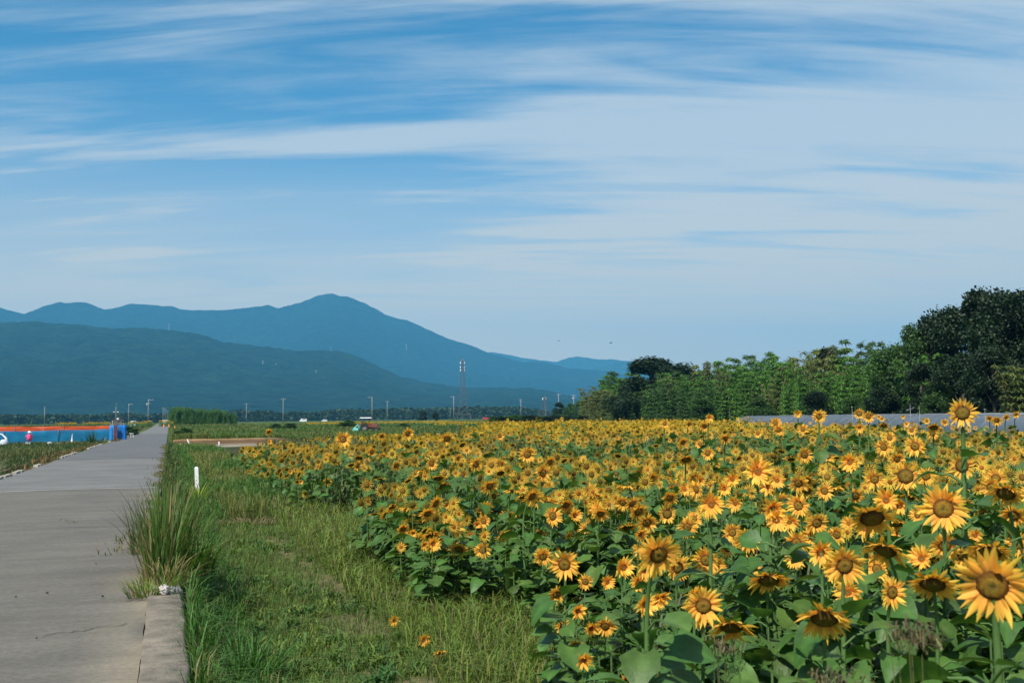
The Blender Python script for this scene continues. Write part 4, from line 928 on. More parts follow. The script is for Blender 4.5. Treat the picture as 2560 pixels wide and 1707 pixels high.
for row, (dd, dh, step) in enumerate(((0, 60, 1.9), (5, 22, 2.2), (11, 0, 2.4))):
    px = 1470.0
    while px < 2330:
        d = dist(px)+dd+q.uniform(-1.5, 1.5); top = np.interp(px, *zip(*SIL))
        hor = 1053-(px-420)*.0116
        top = top+(hor-top)*(dh/160)*q.uniform(.6, 1.3)+q.choice((-14, -4, 2, 6, 14, 20))
        tn = float(fbm(px/70., row*3., 3, 5))
        if tn > .56: ms, lab, grp = q.choice(BY), 'yellowish bamboo clump with dry bare culms in the wood', 'yellowish bamboo in the wood'
        elif tn < .36: ms, lab, grp = q.choice(BD), 'dark green bamboo clump in the wood', 'dark bamboo in the wood'
        else: ms, lab, grp = q.choice(BG), 'fresh green feathery bamboo clump in the wood behind the sunflower field', 'fresh green bamboo in the wood'
        if px > 2200 and q.random() < .6: ms, lab, grp = q.choice(BD), 'dark green bamboo clump in the wood', 'dark bamboo in the wood'
        plant_tree('bamboo', ms, px, top, d, q.uniform(.85, 1.2)+.25*(d/120-1), lab, 'bamboo', grp, 9.8)
        px += .85*step*FPX/d*q.uniform(.75, 1.2)
for px, top, dd, ms, ws, lab in (
    (1632, 888, 14, TD[0], 1.7, 'dark round tree rising above the bamboo at the left of the wood'), (1692, 900, 16, TD[1], 1.5, 'dark round tree touching the first dark one on its right'),
    (1592, 928, 10, TD[2], 1.1, 'lower dark tree on the left shoulder of the two round ones'),
    (2060, 864, 10, TD[0], .7, 'dark crown at the top of the middle bamboo'), (2215, 862, -1, TG[0], .75, 'green broadleaf tree at the step where the tall dark trees begin'), (2275, 800, 2, TG[1], .62, 'lighter green tree jutting left from the tall dark wood'),
    (2330, 768, 5, TD[1], .68, 'first tall dark evergreen of the high wood'), (2385, 735, 4, TD[2], .66, 'second tall dark evergreen of the high wood'),
    (2440, 712, 6, TD[0], .7, 'third tall dark evergreen of the high wood'), (2500, 702, 3, TD[1], .7, 'fourth tall dark evergreen of the high wood'),
    (2565, 696, 5, TD[2], .72, 'tall dark evergreen cut by the right edge of the photo'), (2300, 900, -4, TD[0], .9, 'low dark tree in front of the high wood, left'),
    (2400, 860, -5, TD[2], .8, 'low dark tree in front of the high wood, middle'), (2480, 850, -6, TD[1], .8, 'low dark tree in front of the high wood, right'),
    (2640, 710, 4, TD[0], .75, 'tall dark evergreen just past the right edge'), (2720, 700, 4, TD[1], .75, 'second tall dark evergreen past the right edge'),
    (2350, 950, -7, TG[1], 1.0, 'low green bush-like tree at the foot of the high wood'), (2130, 985, -5, TG[0], 1.1, 'low rounded tree at the foot of the bamboo'),
    (2545, 880, -9, BY[0], 1.2, 'yellow-green bamboo hanging at the right edge of the wood'), (2560, 960, -8, TG[0], 1.1, 'green bush at the foot of the wood by the right edge'),
    (2200, 960, -6, TD[1], 1.2, 'dark bush at the foot of the wood below the step'), (2040, 965, -6, TD[2], 1.1, 'dark bush in front of the dry bamboo'),
    (1900, 985, -6, TG[1], 1.1, 'green bush in front of the middle bamboo'), (1750, 990, -8, TG[0], 1.3, 'light green bush in front of the left bamboo'),
    (1450, 1000, 20, TG[0], 1.0, 'green tree at the left end of the wood'), (1425, 1005, 30, TG[1], 1.1, 'green tree second from the left end of the wood'), (1398, 1003, 32, TD[0], 1.0, 'leftmost dark little tree of the wood'), (1475, 985, 14, TD[1], .9, 'dark tree where the wood starts to rise'),
    (1058, 1024, 430-290, TD[2], 1.3, 'small dark tree standing left of the pylon in the far fields'), (1090, 1028, 430-290, TD[1], 1.2, 'smaller dark tree nearer the pylon in the far fields')):
    d = dist(px)+dd if px > 1200 else 430
    isb = ms in BY
    plant_tree('bamboo' if isb else 'tree', ms, px, top, d, ws, lab, 'bamboo' if isb else 'tree', None, 9.8 if isb else 12.2)
# lone bamboo grove left of centre
topc = [(436, 1012), (450, 1012), (470, 1010), (485, 1009), (505, 1018), (520, 1022), (530, 1014), (550, 1020), (570, 1027), (585, 1030), (592, 1036)]
px = 436.0; q = random.Random(9)
while px < 590:
    for dd in (0, 5):
        top = np.interp(px, *zip(*topc))+q.uniform(-1, 3)+(3 if dd == 0 else 0)
        plant_tree('bamboo', q.choice(BG), px+q.uniform(-3, 3), top, 330+dd, 1.3, 'dense green bamboo clump in the lone grove beside the road', 'bamboo', 'bamboo of the lone grove', 9.8)
    px += 9
# hedge of shrubs behind the field
q = random.Random(12)
for i, px in enumerate(range(1235, 1470, 17)):
    d = 172+q.uniform(-6, 6); plant_tree('shrub', q.choice(TD+TG), px, 1036+q.uniform(-2, 3), d, 2.2, 'low dark shrub in the hedge behind the left end of the field', 'shrub', 'shrubs behind the field', 12.2)
for px, top, d, lab in ((725, 1055, 190, 'flat dark bush in the meadow left of the tractor'), (870, 1047, 190, 'dark green bush directly left of the tractor'), (690, 1056, 200, 'little dark bush at the foot of the meadow pole'), (462, 1066, 118, 'bright green round bush by the road beyond the sunken track'), (325, 1063, 130, 'leafy bush beside the road behind the blue tarps'), (1010, 1055, 190, 'dark clump right of the tractor')):
    plant_tree('shrub', q.choice(TG), px, top, d, 2.6, lab, 'shrub', None, 12.2)
# far wood: one mass of crowns across the plain
b = MB(); tops = [(-900, 1040), (0, 1036), (120, 1037), (250, 1036), (300, 1033), (400, 1036), (600, 1024), (700, 1030), (800, 1029), (850, 1022), (930, 1024), (960, 1020), (1060, 1020), (1200, 1016), (1290, 1018), (1340, 1023), (1380, 1030), (1700, 1026), (2600, 1010)]
T = (np.array([(-.5, -.3, 0), (.5, -.25, .06), (.42, .35, 0), (-.4, .4, .1)]), [np.array([[0, 1, 2, 3]])], np.ones((4, 3)))
for px in np.arange(-880, 2500, 5.5):
    for row in range(2):
        x_ = px+random.uniform(-3, 3); d = 1000+row*60+random.uniform(-25, 25)
        p = at(x_, np.interp(x_, *zip(*tops))+random.uniform(-1.5, 4)-row, d); g0 = float(gz(p[0], p[1])); H = p[2]-g0; n = 60
        t = rng.random(n); rr = 3.6*np.sqrt(1.05-t**2); a = rng.uniform(0, 6.28, n)
        P = np.stack([p[0]+rr*np.cos(a)*rng.random(n)**.4, p[1]+rr*np.sin(a)*rng.random(n)**.4, g0+H*t], 1)
        b.inst(T, rotm(rng.uniform(0, 6.28, n), rng.uniform(-1.2, 1.2, n)), rng.uniform(1.2, 2.8, n), P, np.array((.03, .058, .02))*random.uniform(.7, 1.35)*rng.uniform(.7, 1.3, (n, 1)))
tag(b.build('far_wood', M_tree, smooth=False), 'far belt of woodland across the plain at the foot of the hills', 'woodland', kind='stuff')
# ---------------------------------------------------------------- plastic tunnels
def tunnel(P0, P1, w, h, label, z0=-.45, n=46):
    P0, P1 = np.array(P0, float), np.array(P1, float); D = P1-P0; L = np.linalg.norm(D); D /= L; Nn = np.array([-D[1], D[0]])
    root = empty('plastic_tunnel', (P0[0], P0[1], z0)); a = np.linspace(0, np.pi, 15)
    f = MB(); V = []
    ss = np.linspace(0, L, n*3+1)
    for s in ss:
        sag = 1-.03*abs(math.sin(s/L*n*math.pi))
        V.append([(D[0]*s+Nn[0]*w/2*math.cos(t), D[1]*s+Nn[1]*w/2*math.cos(t), h*sag*math.sin(t)**.75+.02*float(vnoise(s*2, t*5, 4))) for t in a])
    V = np.array(V); gi = (np.arange(len(ss)-1)[:, None]*15+np.arange(14)[None])
    C = np.array((.17, .21, .25))*(.8+.45*vnoise(ss[:, None]*.9+a[None]*1.3, a[None]*2.2+0*ss[:, None], 3)[..., None])
    f.add(V.reshape(-1, 3), np.stack([gi, gi+15, gi+16, gi+1], -1).reshape(-1, 4), C.reshape(-1, 3)); f.build('plastic_film', M_film, root)
    hb = MB()
    for s in np.linspace(0, L, n+1): hb.tube([(D[0]*s+Nn[0]*(w/2+.02)*math.cos(t), D[1]*s+Nn[1]*(w/2+.02)*math.cos(t), (h+.012)*math.sin(t)**.75) for t in a], .010, 5, (.22, .25, .28), cap=False)
    tag(hb.build('hoops', M_metal, root), kind='stuff')
    rb = MB(); rb.tube([(0, 0, h+.05), (D[0]*L, D[1]*L, h+.05)], .02, 5, (.65, .66, .68)); rb.build('ridge_bar', M_metal, root)
    tag(root, label, 'plastic tunnel')
tunnel((42.5, 27.5), (63, 100), 3.4, 1.86, 'long low greenhouse tunnel of grey-blue plastic film between field and wood')
tunnel((47, 27), (67, 98), 3.4, 1.9, 'second plastic film tunnel directly behind the first one')
for i, (px, top, lab) in enumerate(((2130, 1016, 'thin grey rod above the tunnels below the middle bamboo'), (2275, 1008, 'taller thin grey rod with a crossbar above the tunnels'), (2298, 1018, 'short grey rod right of the crossbar rod'), (2462, 1022, 'thin grey rod right of the tallest sunflower'), (1823, 1020, 'thin grey rod at the far end of the tunnels'))):
    p = at(px, top, 55 if px > 1900 else 120); g0 = float(gz(p[0], p[1])); b = MB(); b.tube([(0, 0, 0), (0, 0, p[2]-g0)], .011, 6, (.2, .2, .2))
    if px == 2275: b.tube([(-.25, 0, p[2]-g0-.35), (.25, 0, p[2]-g0-.25)], .012, 5, (.35, .36, .36))
    else: b.tube([(-.05, 0, p[2]-g0-.02), (.05, 0, p[2]-g0-.02)], .02, 6, (.35, .36, .36))
    tag(b.build('metal_rod', M_metal, loc=(p[0], p[1], g0)), lab, 'rod')
# ---------------------------------------------------------------- utility poles and pylons
CONC = (.22, .22, .21)
def pole(px, top, bot, label, arms='none', H=10.5, side=1):
    d = H*FPX/(bot-top); p = at(px, top, d); g0 = float(gz(p[0], p[1])); h = p[2]-g0; k = h/10.
    root = empty('utility_pole', (p[0], p[1], g0), -math.atan2(p[0], p[1])); b = MB()
    b.tube([(0, 0, -.2), (0, 0, h*.5), (0, 0, h)], [.19*k, .16*k, .12*k], 10, CONC); b.build('pole', M_dull, root)
    def arm(z, L, off=0):
        a = MB(); a.box((off, -.12, z), (L, .12, .12), (.3, .3, .3)); ao = a.build('crossarm', M_metal, root, smooth=False)
        for t in (-.45, 0, .45):
            i = MB(); i.lathe([(0, 0), (.07, 0), (.09, .08), (.05, .12), (.08, .18), (.04, .26), (0, .27)], 8, (.75, .75, .73)); io = i.build('insulator', M_paint, ao); io.location = (off+t*L, -.12, z+.06)
    if 'T' in arms: arm(h-.5, 2.0)
    if 'L' in arms: arm(h-.35, 1.7, side*.95)
    if 'D' in arms: arm(h-1.8, 1.3)
    if 'l' in arms:
        for s in (-1, 1):
            a = MB(); a.tube([(0, 0, h*.66), (s*.55, -.1, h*.70)], .04, 6, (.5, .5, .5)); a.box((s*.75, -.15, h*.71), (.5, .35, .3), (.85, .85, .85)); a.build('floodlight', M_paint, root, smooth=False)
        a = MB(); a.tube([(0, 0, h), (.25, 0, h+1.6)], .04, 5, (.4, .4, .4)); a.build('antenna', M_metal, root)
        a = MB(); a.box((.75, -.25, h*.32), (.75, .08, .9), (.85, .85, .85)); a.build('notice_board', M_paint, root, smooth=False)
    if 't' in arms:
        a = MB(); a.lathe([(0, 0), (.3, 0), (.3, .8), (.22, .9), (0, .9)], 12, (.5, .5, .5)); o = a.build('transformer', M_metal, root); o.location = (-.45, 0, h-2.6)
    tag(root, label, 'utility pole'); return np.array([p[0], p[1], g0+h])
pole(112, 1016, 1067, 'bare grey pole behind the orange netting at the far left', 'none', 7)
pole(290, 1016, 1062, 'pole with two floodlights and an antenna in front of the dark shed', 'l', 8)
pole(322, 1009, 1058, 'pole with a one-sided crossarm left of the road, white at its foot', 'L', 10)
P1 = pole(371, 998, 1059, 'tall pole with transformer left of the road near the bamboo grove', 'LDt', 10.5)
pole(408, 1018, 1058, 'far pole over the end of the road, left one', 'T', 11); pole(413, 1022, 1058, 'far pole over the end of the road, middle one', 'T', 11); pole(418, 1026, 1058, 'far pole over the end of the road, right one', 'T', 11)
P2 = pole(616, 1008, 1052, 'pole with pinkish crossarm right of the bamboo grove', 'T', 10.5)
P3 = pole(708, 995, 1058, 'tall pale pole standing in the meadow right of the bamboo grove', 'T', 10.5)
pole(739, 1035, 1049, 'tiny far pole left of the white van', 'none', 9)
P4 = pole(930, 992, 1050, 'pale pole behind the tractor canopy', 'L', 10.5, -1)
pole(968, 1002, 1046, 'thin far pole right of the tractor pole', 'T', 11)
P5 = pole(1134, 990, 1041, 'pale pole just left of the lattice pylon', 'L', 10.5, -1)
pole(1126, 1020, 1041, 'short far pole left of the pylon pole', 'T', 8)
pole(1302, 997, 1034, 'grey pole with double crossarms in front of the low hills', 'TD', 10.5)
pole(1396, 984, 1034, 'plain tall pole left of the white-armed one', 'T', 10.5)
pole(1434, 986, 1036, 'white-armed pole standing before the left end of the wood', 'TDt', 10.5)
b = MB()
for A0, B0 in ((P1, P2), (P2, P3), (P3, P4), (P4, P5)):
    t = np.linspace(0, 1, 14)[:, None]
    for o in (-.8, .8): 
        L = A0*(1-t)+B0*t; L[:, 2] -= 1.6*(4*t*(1-t))[:, 0]*1.0; L[:, 1] += o; b.tube(L, .014, 4, (.12, .12, .12), cap=False)
tag(b.build('power_lines', M_metal), 'thin sagging power lines strung between the poles across the meadow', 'power lines')
def lattice(root, H, w0, w1, lev, r, col, arms=()):
    legs = []
    def wz(z): t = z/H; return w0*(1-t)**1.25+w1*(1-(1-t)**1.25)
    zs = [H*(1-(1-i/lev)**1.15) for i in range(lev+1)]
    b = MB(); c4 = [(-1, -1), (1, -1), (1, 1), (-1, 1)]
    for sx, sy in c4:
        l = MB(); l.tube([(sx*wz(z)/2, sy*wz(z)/2, z) for z in zs], r*1.5, 5, col); l.build('leg', M_metal, root)
    for z0, z1 in zip(zs[:-1], zs[1:]):
        for k in range(4):
            (ax, ay), (bx, by) = c4[k], c4[(k+1) % 4]; A0, A1 = wz(z0)/2, wz(z1)/2
            b.tube([(ax*A0, ay*A0, z0), (bx*A1, by*A1, z1)], r, 4, col, cap=False); b.tube([(bx*A0, by*A0, z0), (ax*A1, ay*A1, z1)], r, 4, col, cap=False)
            b.tube([(ax*A1, ay*A1, z1), (bx*A1, by*A1, z1)], r, 4, col, cap=False)
    b.build('bracing', M_metal, root)
    for z, L in arms:
        a = MB(); a.tube([(-L, 0, z), (0, 0, z+.5), (L, 0, z)], r*1.3, 4, col); a.tube([(-L, 0, z), (L, 0, z)], r*1.3, 4, col); ao = a.build('crossarm', M_metal, root)
        for s in (-1, 1):
            i = MB(); i.lathe([(0, 0), (.22, 0), (.26, -.4), (.2, -.8), (.26, -1.2), (0, -1.3)], 8, (.8, .8, .8)); io = i.build('insulator', M_paint, ao); io.location = (s*L, 0, z)
d = 560; p = at(1156, 897, d); g0 = float(gz(p[0], p[1])); H = p[2]-g0
root = empty('lattice_pylon', (p[0], p[1], g0), -math.atan2(p[0], p[1])+.12)
lattice(root, H, 5.8, 1.0, 12, .045, (.14, .15, .16), ((H*.95, 1.1), (H*.88, 1.1), (H*.83, 1.1)))
b = MB()
for x0, z0, sx, sz in ((-3.4, 1.6, .5, 3.2), (3.8, 1.6, .9, 3.2), (0, 3.1, 7, .35)): b.box((x0, -3.2, z0), (sx, .6, sz), (.06, .06, .06))
b.build('base_frame', M_dull, root, smooth=False)
tag(root, 'tall grey lattice pylon standing on the plain in front of the hills', 'pylon')
d = 620; p = at(1361, 990, d); g0 = float(gz(p[0], p[1])); root = empty('lattice_pylon', (p[0], p[1], g0), .6)
lattice(root, p[2]-g0, 7.0, .8, 6, .06, (.15, .16, .17), ((p[2]-g0-1.2, 1.8),)); tag(root, 'short wide-legged lattice mast near the left end of the wood', 'pylon')
# faint pylons on the hills
proto = None
HP = [(127, 948, 24, 3560, 'faint pylon on the near hillside at the far left'), (320, 968, 20, 3400, 'faint pylon low on the near hillside left of the road poles'), (493, 965, 20, 3400, 'faint pylon on the near hillside above the bamboo grove'), (657, 925, 20, 3700, 'left one of two faint pylons high on the near hillside'), (690, 928, 16, 3700, 'right one of two faint pylons high on the near hillside'), (790, 945, 17, 3600, 'faint pylon on the near hillside right of the pair'), (884, 890, 20, 6600, 'faint pylon on the blue mountain slope above the near ridge'), (938, 888, 18, 6600, 'very faint pylon on the blue slope between two others'), (1016, 885, 22, 6700, 'faint pylon on the blue slope left of the big pylon'), (422, 826, 14, 3990, 'tiny pylon on the near ridge line at the left'), (827, 878, 10, 3990, 'tiny pylon on the crest of the near ridge')]
for px, bot, hp, d, lab in HP:
    if proto is None:
        proto = empty('hill_pylon'); lattice(proto, 30, 5.5, 1.2, 4, .12, (.4, .4, .4), ((25, 4), (28.5, 3))); o = proto
    else: o = copytree(proto)
    p = at(px, bot, d*.985); s = hp*d/FPX/30; o.location = p; o.scale = (s, s, s*1.15); o.rotation_euler = (0, 0, .5)
    tag(o, lab, 'pylon', 'faint pylons on the hills')
# ---------------------------------------------------------------- blue and orange netting at the left
def fence(name, pts, z0, z1, col, mat, label, wave=.06, postc=(.12, .12, .12)):
    pts = np.array(pts, float); seg = np.linalg.norm(np.diff(pts, axis=0), axis=1); L = np.concatenate([[0], np.cumsum(seg)])
    s = np.arange(0, L[-1], .25); x = np.interp(s, L, pts[:, 0]); y = np.interp(s, L, pts[:, 1]); root = empty(name, (pts[0, 0], pts[0, 1], float(gz(*pts[0]))))
    b = MB(); V = []; rows = 5
    for i in range(len(s)):
        sg = .06*abs(math.sin(s[i]/2.4*math.pi/2)); w = wave*(vnoise(s[i]*1.3, 0, 5)-.5)
        for k in range(rows):
            t = k/(rows-1); V.append((x[i]-pts[0, 0]+w*(1-t), y[i]-pts[0, 1]+wave*2*(vnoise(s[i]*1.7, t*3, 6)-.5), z0+(z1(s[i]/L[-1])-z0)*t-sg*t))
    gi = (np.arange(len(s)-1)[:, None]*rows+np.arange(rows-1)[None])
    C = np.array(col)*(.75+.5*vnoise(np.repeat(s*.6, rows), np.tile(np.arange(rows)*.6, len(s)), 9)[:, None])
    b.add(V, np.stack([gi, gi+rows, gi+rows+1, gi+1], -1).reshape(-1, 4), C); b.build('netting', mat, root)
    for t in np.arange(0, L[-1], 4.8):
        p = MB(); X_, Y_ = np.interp(t, L, pts[:, 0])-pts[0, 0], np.interp(t, L, pts[:, 1])-pts[0, 1]
        p.tube([(X_, Y_-.05, -.1), (X_, Y_-.05, z1(t/L[-1])+.12)], .03, 6, postc); p.build('post', M_metal, root)
    tag(root, label, 'netting fence')
fence('netting_fence', [(-5.5, 106), (-21, 100), (-42, 98)], .0, lambda t: 1.18-.26*t, (.015, .36, .70), M_net, 'long fence of blue netting on thin posts left of the road')
fence('netting_fence', [(-5.5, 109), (-22, 114), (-55, 112)], .9, lambda t: 1.47+.04*math.sin(t*6)-.1*t, (.80, .10, .018), M_orange, 'band of bright orange netting running just behind the blue netting')
def tarp(name, px, w, h, d, col, label, folds=6):
    p = at(px, 1098, d); g0 = float(gz(p[0], p[1])); b = MB(); n = 26; rows = 7; V = []
    for k in range(rows):
        t = k/(rows-1)
        for i in range(n):
            a = i/n*2*math.pi; r = (.5+.10*math.sin(a*folds+t*1.2)+.05*vnoise(a*3, t*4, 5))*(1-.08*t)
            V.append((w*r*math.cos(a), .28*r*2*math.sin(a)*.6, h*t+(.03*math.sin(a*5) if k == rows-1 else 0)))
    V.append((0, 0, h*.97)); j = np.arange(n); gi = np.arange(rows-1)[:, None]*n+j[None]; g2 = np.arange(rows-1)[:, None]*n+((j+1) % n)[None]
    b.add(V, [np.stack([gi, g2, g2+n, gi+n], -1).reshape(-1, 4), np.stack([np.full(n, rows*n), (rows-1)*n+j, (rows-1)*n+(j+1) % n], 1)], col)
    tag(b.build(name, M_cloth, loc=(p[0], p[1], g0)), label, 'tarp')
tarp('hanging_tarp', 281, .45, 1.35, 98, (.02, .24, .62), 'narrow pale blue tarp left of the rusty post')
tarp('hanging_tarp', 296.5, .62, 1.36, 98, (.015, .15, .42), 'wide dark blue tarp bundle right of the rusty post')
tarp('hanging_tarp', 307.5, .5, 1.38, 98, (.01, .19, .62), 'bright blue tarp bundle nearest the road')
p = at(288, 1098, 97.5); b = MB(); b.box((0, 0, .62), (.26, .14, 1.36), (.13, .035, .03)); b.box((0, 0, 1.32), (.30, .18, .05), (.13, .035, .03)); tag(b.build('rusty_post', M_dull, smooth=False, loc=(p[0], p[1], float(gz(p[0], p[1])))), 'rusty red-brown board post between the blue tarps', 'post')
for i in range(9):
    px = 276+i*4.2; p = at(px, 1052+random.uniform(-1, 5), 101); g0 = float(gz(p[0], p[1])); b = MB()
    b.tube([(0, 0, 0), (random.uniform(-.08, .08), 0, p[2]-g0)], [.03, .02], 6, (.30, .27, .23)); b.box((0, 0, .6), (.05, .05, .1), (.3, .27, .23)); tag(b.build('wooden_stake', M_bark, loc=(p[0], p[1], g0)), 'thin grey wooden stake rising behind the blue tarps', 'stake', 'stakes behind the blue tarps')
# figures and white things by the netting
p = at(73, 1100, 97); g0 = float(gz(p[0], p[1])); root = empty('scarecrow', (p[0], p[1], g0))
b = MB(); b.tube([(0, 0, 0), (0, 0, 1.05)], .025, 6, (.4, .35, .3)); b.build('pole', M_bark, root)
b = MB(); b.lathe([(.10, .0), (.22, .02), (.20, .3), (.17, .52), (.08, .62), (.0, .63)], 12, (.85, .10, .28)); b.tube([(-.3, 0, .35), (0, 0, .5), (.3, 0, .38)], [.06, .09, .06], 8, (.85, .10, .28)); o = b.build('pink_shirt', M_cloth, root); o.location = (0, 0, .42)
b = MB(); b.blob((0, 0, 1.12), (.09, .09, .11), (.8, .75, .7)); b.lathe([(.2, 1.14), (.1, 1.18), (.09, 1.26), (0, 1.28)], 12, (.85, .85, .85)); b.build('head', M_cloth, root)
b = MB(); b.box((-.12, 0, .15), (.45, .3, .3), (.6, .65, .68)); b.build('white_base', M_cloth, root, smooth=False)
tag(root, 'scarecrow in a pink shirt and white hat in front of the blue netting', 'scarecrow')
p = at(10, 1103, 96); g0 = float(gz(p[0], p[1])); root = empty('draped_sheet', (p[0], p[1], g0))
b = MB(); b.lathe([(.36, 0), (.33, .3), (.27, .5), (.17, .58), (0, .6)], 14, (.62, .70, .78)); b.build('white_sheet', M_cloth, root)
b = MB(); b.tube([(.25, 0, .2), (.15, 0, .7), (-.2, 0, 1.05), (-.6, 0, 1.08)], [.12, .09, .05, .04], 8, (.85, .87, .9)); b.build('twisted_arm', M_cloth, root)
tag(root, 'white plastic sheet draped in a bent heap at the far left edge', 'plastic sheet')
p = at(180, 1100, 98); b = MB(); b.lathe([(.16, 0), (.10, .3), (.05, .55), (.02, .85), (.0, .9)], 9, (.85, .85, .88)); b.tube([(0, 0, 0), (.03, 0, 1.0)], .015, 5, (.5, .5, .5)); tag(b.build('folded_sheet', M_cloth, loc=(p[0], p[1], float(gz(p[0], p[1])))), 'narrow white folded sheet like a cone in front of the blue netting', 'plastic sheet')
for px, py, s, lab in ((125, 1099, .28, 'white bag lying left at the foot of the blue netting'), (146, 1100, .2, 'small white bag right of the other at the foot of the netting')):
    p = at(px, py, 96); b = MB(); b.blob((0, 0, s*.45), (s*1.3, s, s*.7), (.7, .74, .78), 12, 8, .2); tag(b.build('white_bag', M_cloth, loc=(p[0], p[1], float(gz(p[0], p[1])))), lab, 'bag')
p = at(329, 1092, 118); b = MB(); b.lathe([(0, 0), (.19, 0), (.22, .42), (.24, .44), (.2, .44), (.18, .05), (0, .04)], 14, (.8, .8, .78)); tag(b.build('bucket', M_paint, loc=(p[0], p[1], float(gz(p[0], p[1])))), 'white bucket by the road beyond the blue tarps', 'bucket')
root = empty('pipe_frame', tuple(at(318, 1092, 112)[:2])+(-.35,))
for k in range(4):
    b = MB(); b.tube([(-.5+.3*k, 0, 0), (-.1+.25*k, 0, .55)], .02, 5, (.7, .7, .7)); b.build('pipe', M_metal, root)
b = MB(); b.tube([(-.3, 0, .3), (.7, 0, .33)], .02, 5, (.7, .7, .7)); b.build('pipe', M_metal, root)
tag(root, 'small leaning frame of white pipes beside the blue tarps', 'pipe frame')
b = MB(); b.tube([(-5.75, 37.5, -.22), (-5.7, 42, -.16), (-5.5, 48, -.12)], .07, 8, (.16, .10, .07)); tag(b.build('rusty_pipe', M_dull), 'long rusty pipe lying in the left verge', 'pipe')
# far yard: shed, hut, cabinets
def gp(px, d): p = at(px, 1050, d); return (p[0], p[1], float(gz(p[0], p[1])))
x, y, z = gp(295, 330); root = empty('open_shed', (x, y, z), .05)
for sx in (-1.4, 1.4):
    for sy in (-1, 1): b = MB(); b.tube([(sx, sy, 0), (sx, sy, 1.7)], .08, 6, (.06, .045, .04)); b.build('post', M_bark, root)
b = MB(); b.box((0, 0, 1.95), (3.9, 2.8, .5), (.045, .035, .035), taper=.7); b.blob((.2, 0, 1.75), (1.5, 1.2, .4), (.05, .03, .035), 12, 7, .4); b.build('roof', M_dull, root, smooth=False)
b = MB(); b.box((0, 0, .5), (2.2, 1.4, .9), (.05, .04, .045)); b.build('workbench', M_dull, root, smooth=False)
tag(root, 'dark open shed with a drooping roof behind the floodlight pole', 'shed')
x, y, z = gp(263.5, 300); root = empty('block_hut', (x, y, z)); b = MB(); b.box((0, 0, .6), (1.2, 1.1, 1.3), (.36, .34, .29)); b.build('wall', M_conc, root, smooth=False)
b = MB(); b.box((0, 0, 1.29), (1.3, 1.2, .08), (.3, .29, .26)); b.build('roof', M_conc, root, smooth=False); tag(root, 'small pale concrete hut left of the dark shed', 'hut')
x, y, z = gp(329.5, 330); root = empty('cabinet', (x, y, z)); b = MB(); b.box((0, 0, .85), (.72, .6, 1.7), (.82, .83, .84)); b.build('body', M_paint, root, smooth=False)
b = MB(); b.box((0, -.31, .9), (.58, .03, 1.4), (.74, .76, .78)); b.build('door', M_paint, root, smooth=False); tag(root, 'white cabinet standing left of the blue one', 'cabinet')
x, y, z = gp(336.5, 330); root = empty('cabinet', (x, y, z)); b = MB(); b.box((0, 0, .85), (.82, .6, 1.7), (.05, .27, .55)); b.box((0, 0, 1.74), (.9, .65, .08), (.8, .82, .84)); b.build('body', M_paint, root, smooth=False)
b = MB(); b.box((0, -.31, 1.1), (.5, .03, .8), (.02, .02, .04)); b.build('window', M_glass, root, smooth=False); b = MB(); b.box((.02, -.34, .55), (.45, .06, .45), (.85, .87, .9)); b.build('white_panel', M_paint, root, smooth=False)
tag(root, 'blue vending-type cabinet with a dark window near the road poles', 'cabinet')
x, y, z = gp(322.5, 325); b = MB(); b.box((0, 0, .6), (.24, .2, 1.3), (.85, .85, .86)); b.box((0, 0, 1.27), (.28, .24, .05), (.85, .85, .86)); tag(b.build('white_post', M_paint, smooth=False, loc=(x, y, z)), 'white marker post at the foot of the pole left of the road', 'post')
x, y, z = gp(107, 170); b = MB(); b.box((0, 0, .55), (.5, .4, .6), (.7, .7, .7)); b.blob((.05, 0, .95), (.15, .15, .2), (.1, .1, .1)); tag(b.build('meter_box', M_paint, smooth=False, loc=(x, y, z+.3)), 'small white box at the foot of the bare grey pole', 'box')
